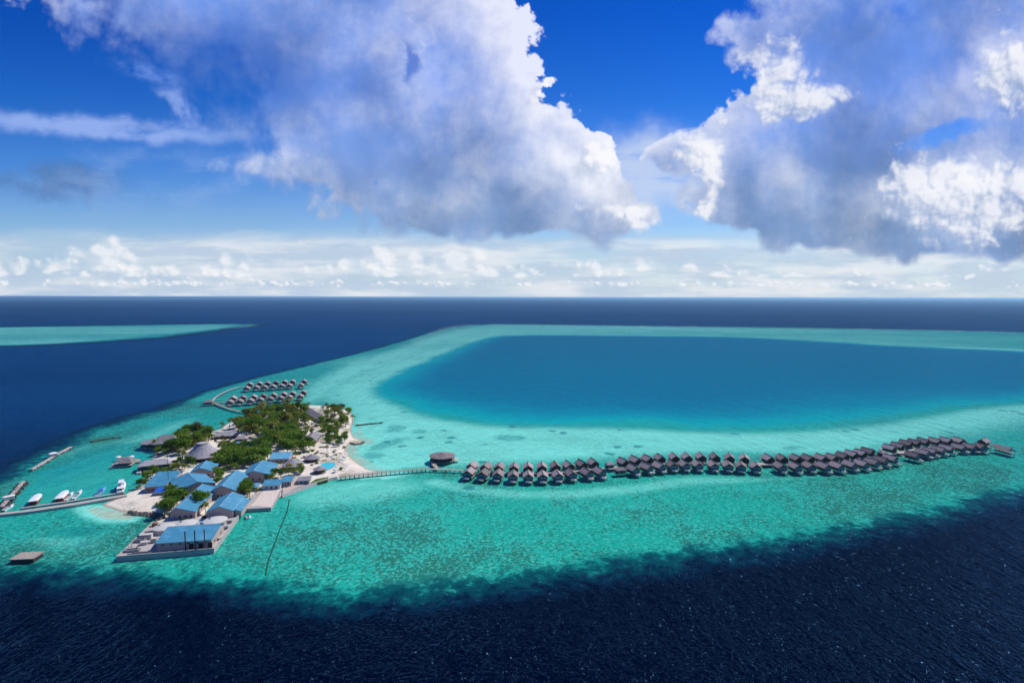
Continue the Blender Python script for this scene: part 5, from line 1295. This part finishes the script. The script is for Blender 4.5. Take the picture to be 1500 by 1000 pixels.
scatter([(239, 760), (244, 744), (258, 732), (270, 726), (268, 737), (252, 752)], 12, ['broad_a', 'dark_a', 'broad_b'], L3('left of the long blue store by the rock bank'), 'trees by the rock bank', 3.8, (.8, 1.1), mrg=.2)
scatter([(208, 667), (222, 664), (236, 662), (250, 662), (246, 668), (222, 670)], 10, ['broad_b', 'bush_a', 'palm_b'], L3('between the harbour lounge and the over-water restaurant'), 'trees by the harbour lounge', 4.0, (.7, 1.0), mrg=.3)
scatter([(256, 684), (268, 676), (284, 680), (290, 686), (272, 692), (260, 692)], 14, ['palm_b', 'broad_b', 'bush_a', 'bush_c', 'dark_b'], L3('in the court before the big thatched restaurant'), 'trees of the restaurant court', 3.6, (.6, .95), mrg=.3)
scatter([(410, 702), (430, 690), (446, 694), (444, 699), (424, 704)], 10, ['broad_b', 'bush_b', 'palm_b', 'dark_b'], L3('below the round grey bar'), 'trees below the round bar', 3.6, (.6, .95), mrg=.3)
scatter([(380, 706), (386, 698), (400, 697), (404, 704), (392, 710)], 6, ['dark_a', 'dark_b'], L3('behind the white fronted store'), 'trees behind the white store', 3.8, (.8, 1.1), mrg=.2)
scatter([(345, 728), (352, 718), (366, 716), (372, 722), (362, 732), (350, 734)], 6, ['dark_a', 'dark_b'], L3('beside the sunlit pink wall above the service quay'), 'trees by the sunlit wall', 3.6, (.8, 1.0), mrg=.2)
scatter([(436, 628), (450, 622), (466, 628), (458, 650), (444, 642)], 16, ['bush_a', 'bush_c', 'palm_b', 'palm'], L3('in the sandy clearing behind the pool huts'), 'plants of the sandy clearing', 3.4, (.6, 1.0), mrg=.3)
scatter([(436, 660), (470, 660), (505, 660), (500, 690), (470, 696), (446, 692)], 16, ['palm_b', 'bush_a', 'bush_c'], L3('on the sand round the swimming pool'), 'plants round the pool', 4.4, (.5, .9), mrg=.5)
scatter([(312, 648), (330, 645), (350, 648), (352, 654), (330, 656), (314, 658)], 12, ['bush_c', 'palm_b', 'bush_a', 'yellow'], L3('on the sand before the back shore lounge'), 'plants of the back court', 3.6, (.6, .95), mrg=.3)
scatter([(408, 676), (420, 664), (446, 664), (448, 676), (440, 690), (412, 692)], 12, ['palm_b', 'bush_a', 'broad_b'], L3('among the round thatched bars'), 'plants among the bars', 3.6, (.5, .9), mrg=.3)
scatter([(345, 632), (366, 612), (400, 604), (444, 604), (458, 618), (448, 632), (452, 655), (420, 664), (392, 655), (352, 643)], 34, ['palm', 'palm_b'], L3('standing out above the large wood'), 'palms of the large wood', 6.0, (1.05, 1.35), mrg=.2)
scatter([(246, 664), (266, 640), (300, 638), (312, 650), (320, 664), (340, 662), (388, 664), (372, 686), (320, 688), (300, 688), (262, 672)], 16, ['palm', 'palm_b'], L3('among the broadleaf trees left of the grove'), 'palms of the left wood and grove', 6.0, (1.0, 1.25), mrg=.2)
scatter([(232, 745), (246, 722), (262, 712), (300, 722), (330, 700), (352, 730), (366, 712), (392, 714), (340, 760), (300, 765), (262, 772)], 22, ['bush_a', 'bush_b', 'palm_b', 'bush_c', 'broad_b'], L3('in a gap between the blue roofed houses'), 'plants between the blue roofs', 4.2, (.6, 1.0), mrg=.25)
scatter([(312, 700), (320, 690), (338, 686), (352, 687), (348, 694), (330, 700), (318, 712)], 9, ['dark_b', 'broad_b', 'dark_a'], L3('in the court between the large blue blocks'), 'trees of the blue block court', 3.6, (.75, 1.05), mrg=-.4)
scatter([(244, 728), (252, 718), (262, 720), (280, 722), (300, 724), (306, 730), (284, 734), (262, 734)], 9, ['dark_b', 'bush_a', 'broad_b'], L3('in front of the wide blue gabled house'), 'trees by the wide blue house', 3.2, (.6, .95), mrg=-.4)
def single(kind, label, px, py, s_=1.0, z=1.2, group=None):
    p = at(px, py, z); make_tree(kind, label, 'tree', group, (p.x, p.y, z), rnd.random() * 6, s_)
single('brown', 'big brownish feathery tree at the back of the left wood', 291, 640, 1.45)
single('brown', 'brownish tree just behind the big feathery tree', 283, 641, 1.1)
single('thin', 'tall thin casuarina rising above the large wood against the water', 421, 606, 1.0)
single('dark_a', 'big round dark tree in front of the long blue store', 292, 744, 1.35)
single('broad_a', 'green round tree right of the big dark tree by the store', 300, 740, 1.0)
single('dark_a', 'dark round tree against the staff block near the pink wall', 357, 725, 1.0)
single('palm', 'leftmost palm on the back shore', 327, 631, 1.0, group='palms on the back shore')
single('palm', 'middle palm on the back shore', 336, 628, 1.15, group='palms on the back shore')
single('palm_b', 'right palm on the back shore', 347, 622, 1.1, group='palms on the back shore')
single('palm_b', 'palm hugging the left side of the tall over-water hall', 228, 657, 1.1)
single('palm', 'lone palm at the far tip of the right beach', 453, 599, .9)
for k, (px, py) in enumerate([(474, 604), (480, 601), (490, 606), (500, 606), (509, 614), (516, 619), (506, 626)]):
    single('palm' if k % 2 else 'palm_b', f'coconut palm, {ORD[k]} from the left along the right beach edge', px, py, .95, 1.0, 'palms along the right beach')
# ---------------------------------------------------------------- beach furniture
def lounger(label, group, loc, rz):
    if 'lounger' in treeproto: return dup(treeproto['lounger'], loc, rz, label, group)
    t = thing('sun_lounger', label, 'sun lounger', loc, rz, group)
    MB().box(-.4, .4, -1.0, .45, .3, .42).build('seat', M['canvas'], t)
    MB().sheet((-.4, .45, .42), (.4, .45, .42), (.4, 1.05, .85), (-.4, 1.05, .85), .1).build('backrest', M['canvas'], t)
    b = MB()
    for x in (-.35, .35):
        for y in (-.85, .4): b.box(x - .04, x + .04, y - .04, y + .04, 0, .297)
    b.build('frame', M['dark_wood'], t); treeproto['lounger'] = t; return t
def shade(label, group, loc):
    if 'shade' in treeproto: return dup(treeproto['shade'], loc, 0, label, group)
    t = thing('parasol', label, 'parasol', loc, 0, group)
    MB().lathe([(1.7, 2.15), (1.0, 2.6), (.08, 2.95)], 8).build('canopy', M['canvas'], t); MB().cyl(0, 0, 0, 2.6, .05, 6).build('pole', M['dark_wood'], t)
    treeproto['shade'] = t; return t
rb = random.Random(5)
for k in range(22):
    u = k / 21; px = 480 + 26 * ((k * 7) % 11) / 10; py = 664 + 27 * u
    if (px - 480) ** 2 / 144 + (py - 682) ** 2 / 90 < 1: px += 14
    p = at(px, py, 1.3)
    if not free(p.x, p.y, .5) or sdist(np.array([p.x]), np.array([p.y]), sw)[0] < 4: continue
    lounger('cream sun lounger on the white sand beside the pool', 'sun loungers on the pool beach', (p.x, p.y, 1.22), rb.uniform(-.4, .4) - 1.0)
    lounger('cream sun lounger on the white sand beside the pool', 'sun loungers on the pool beach', (p.x + 1.5, p.y + .8, 1.22), rb.uniform(-.4, .4) - 1.0)
    if k % 3 == 0: shade('cream parasol over the loungers on the pool beach', 'parasols on the pool beach', (p.x + .7, p.y - .7, 1.2))
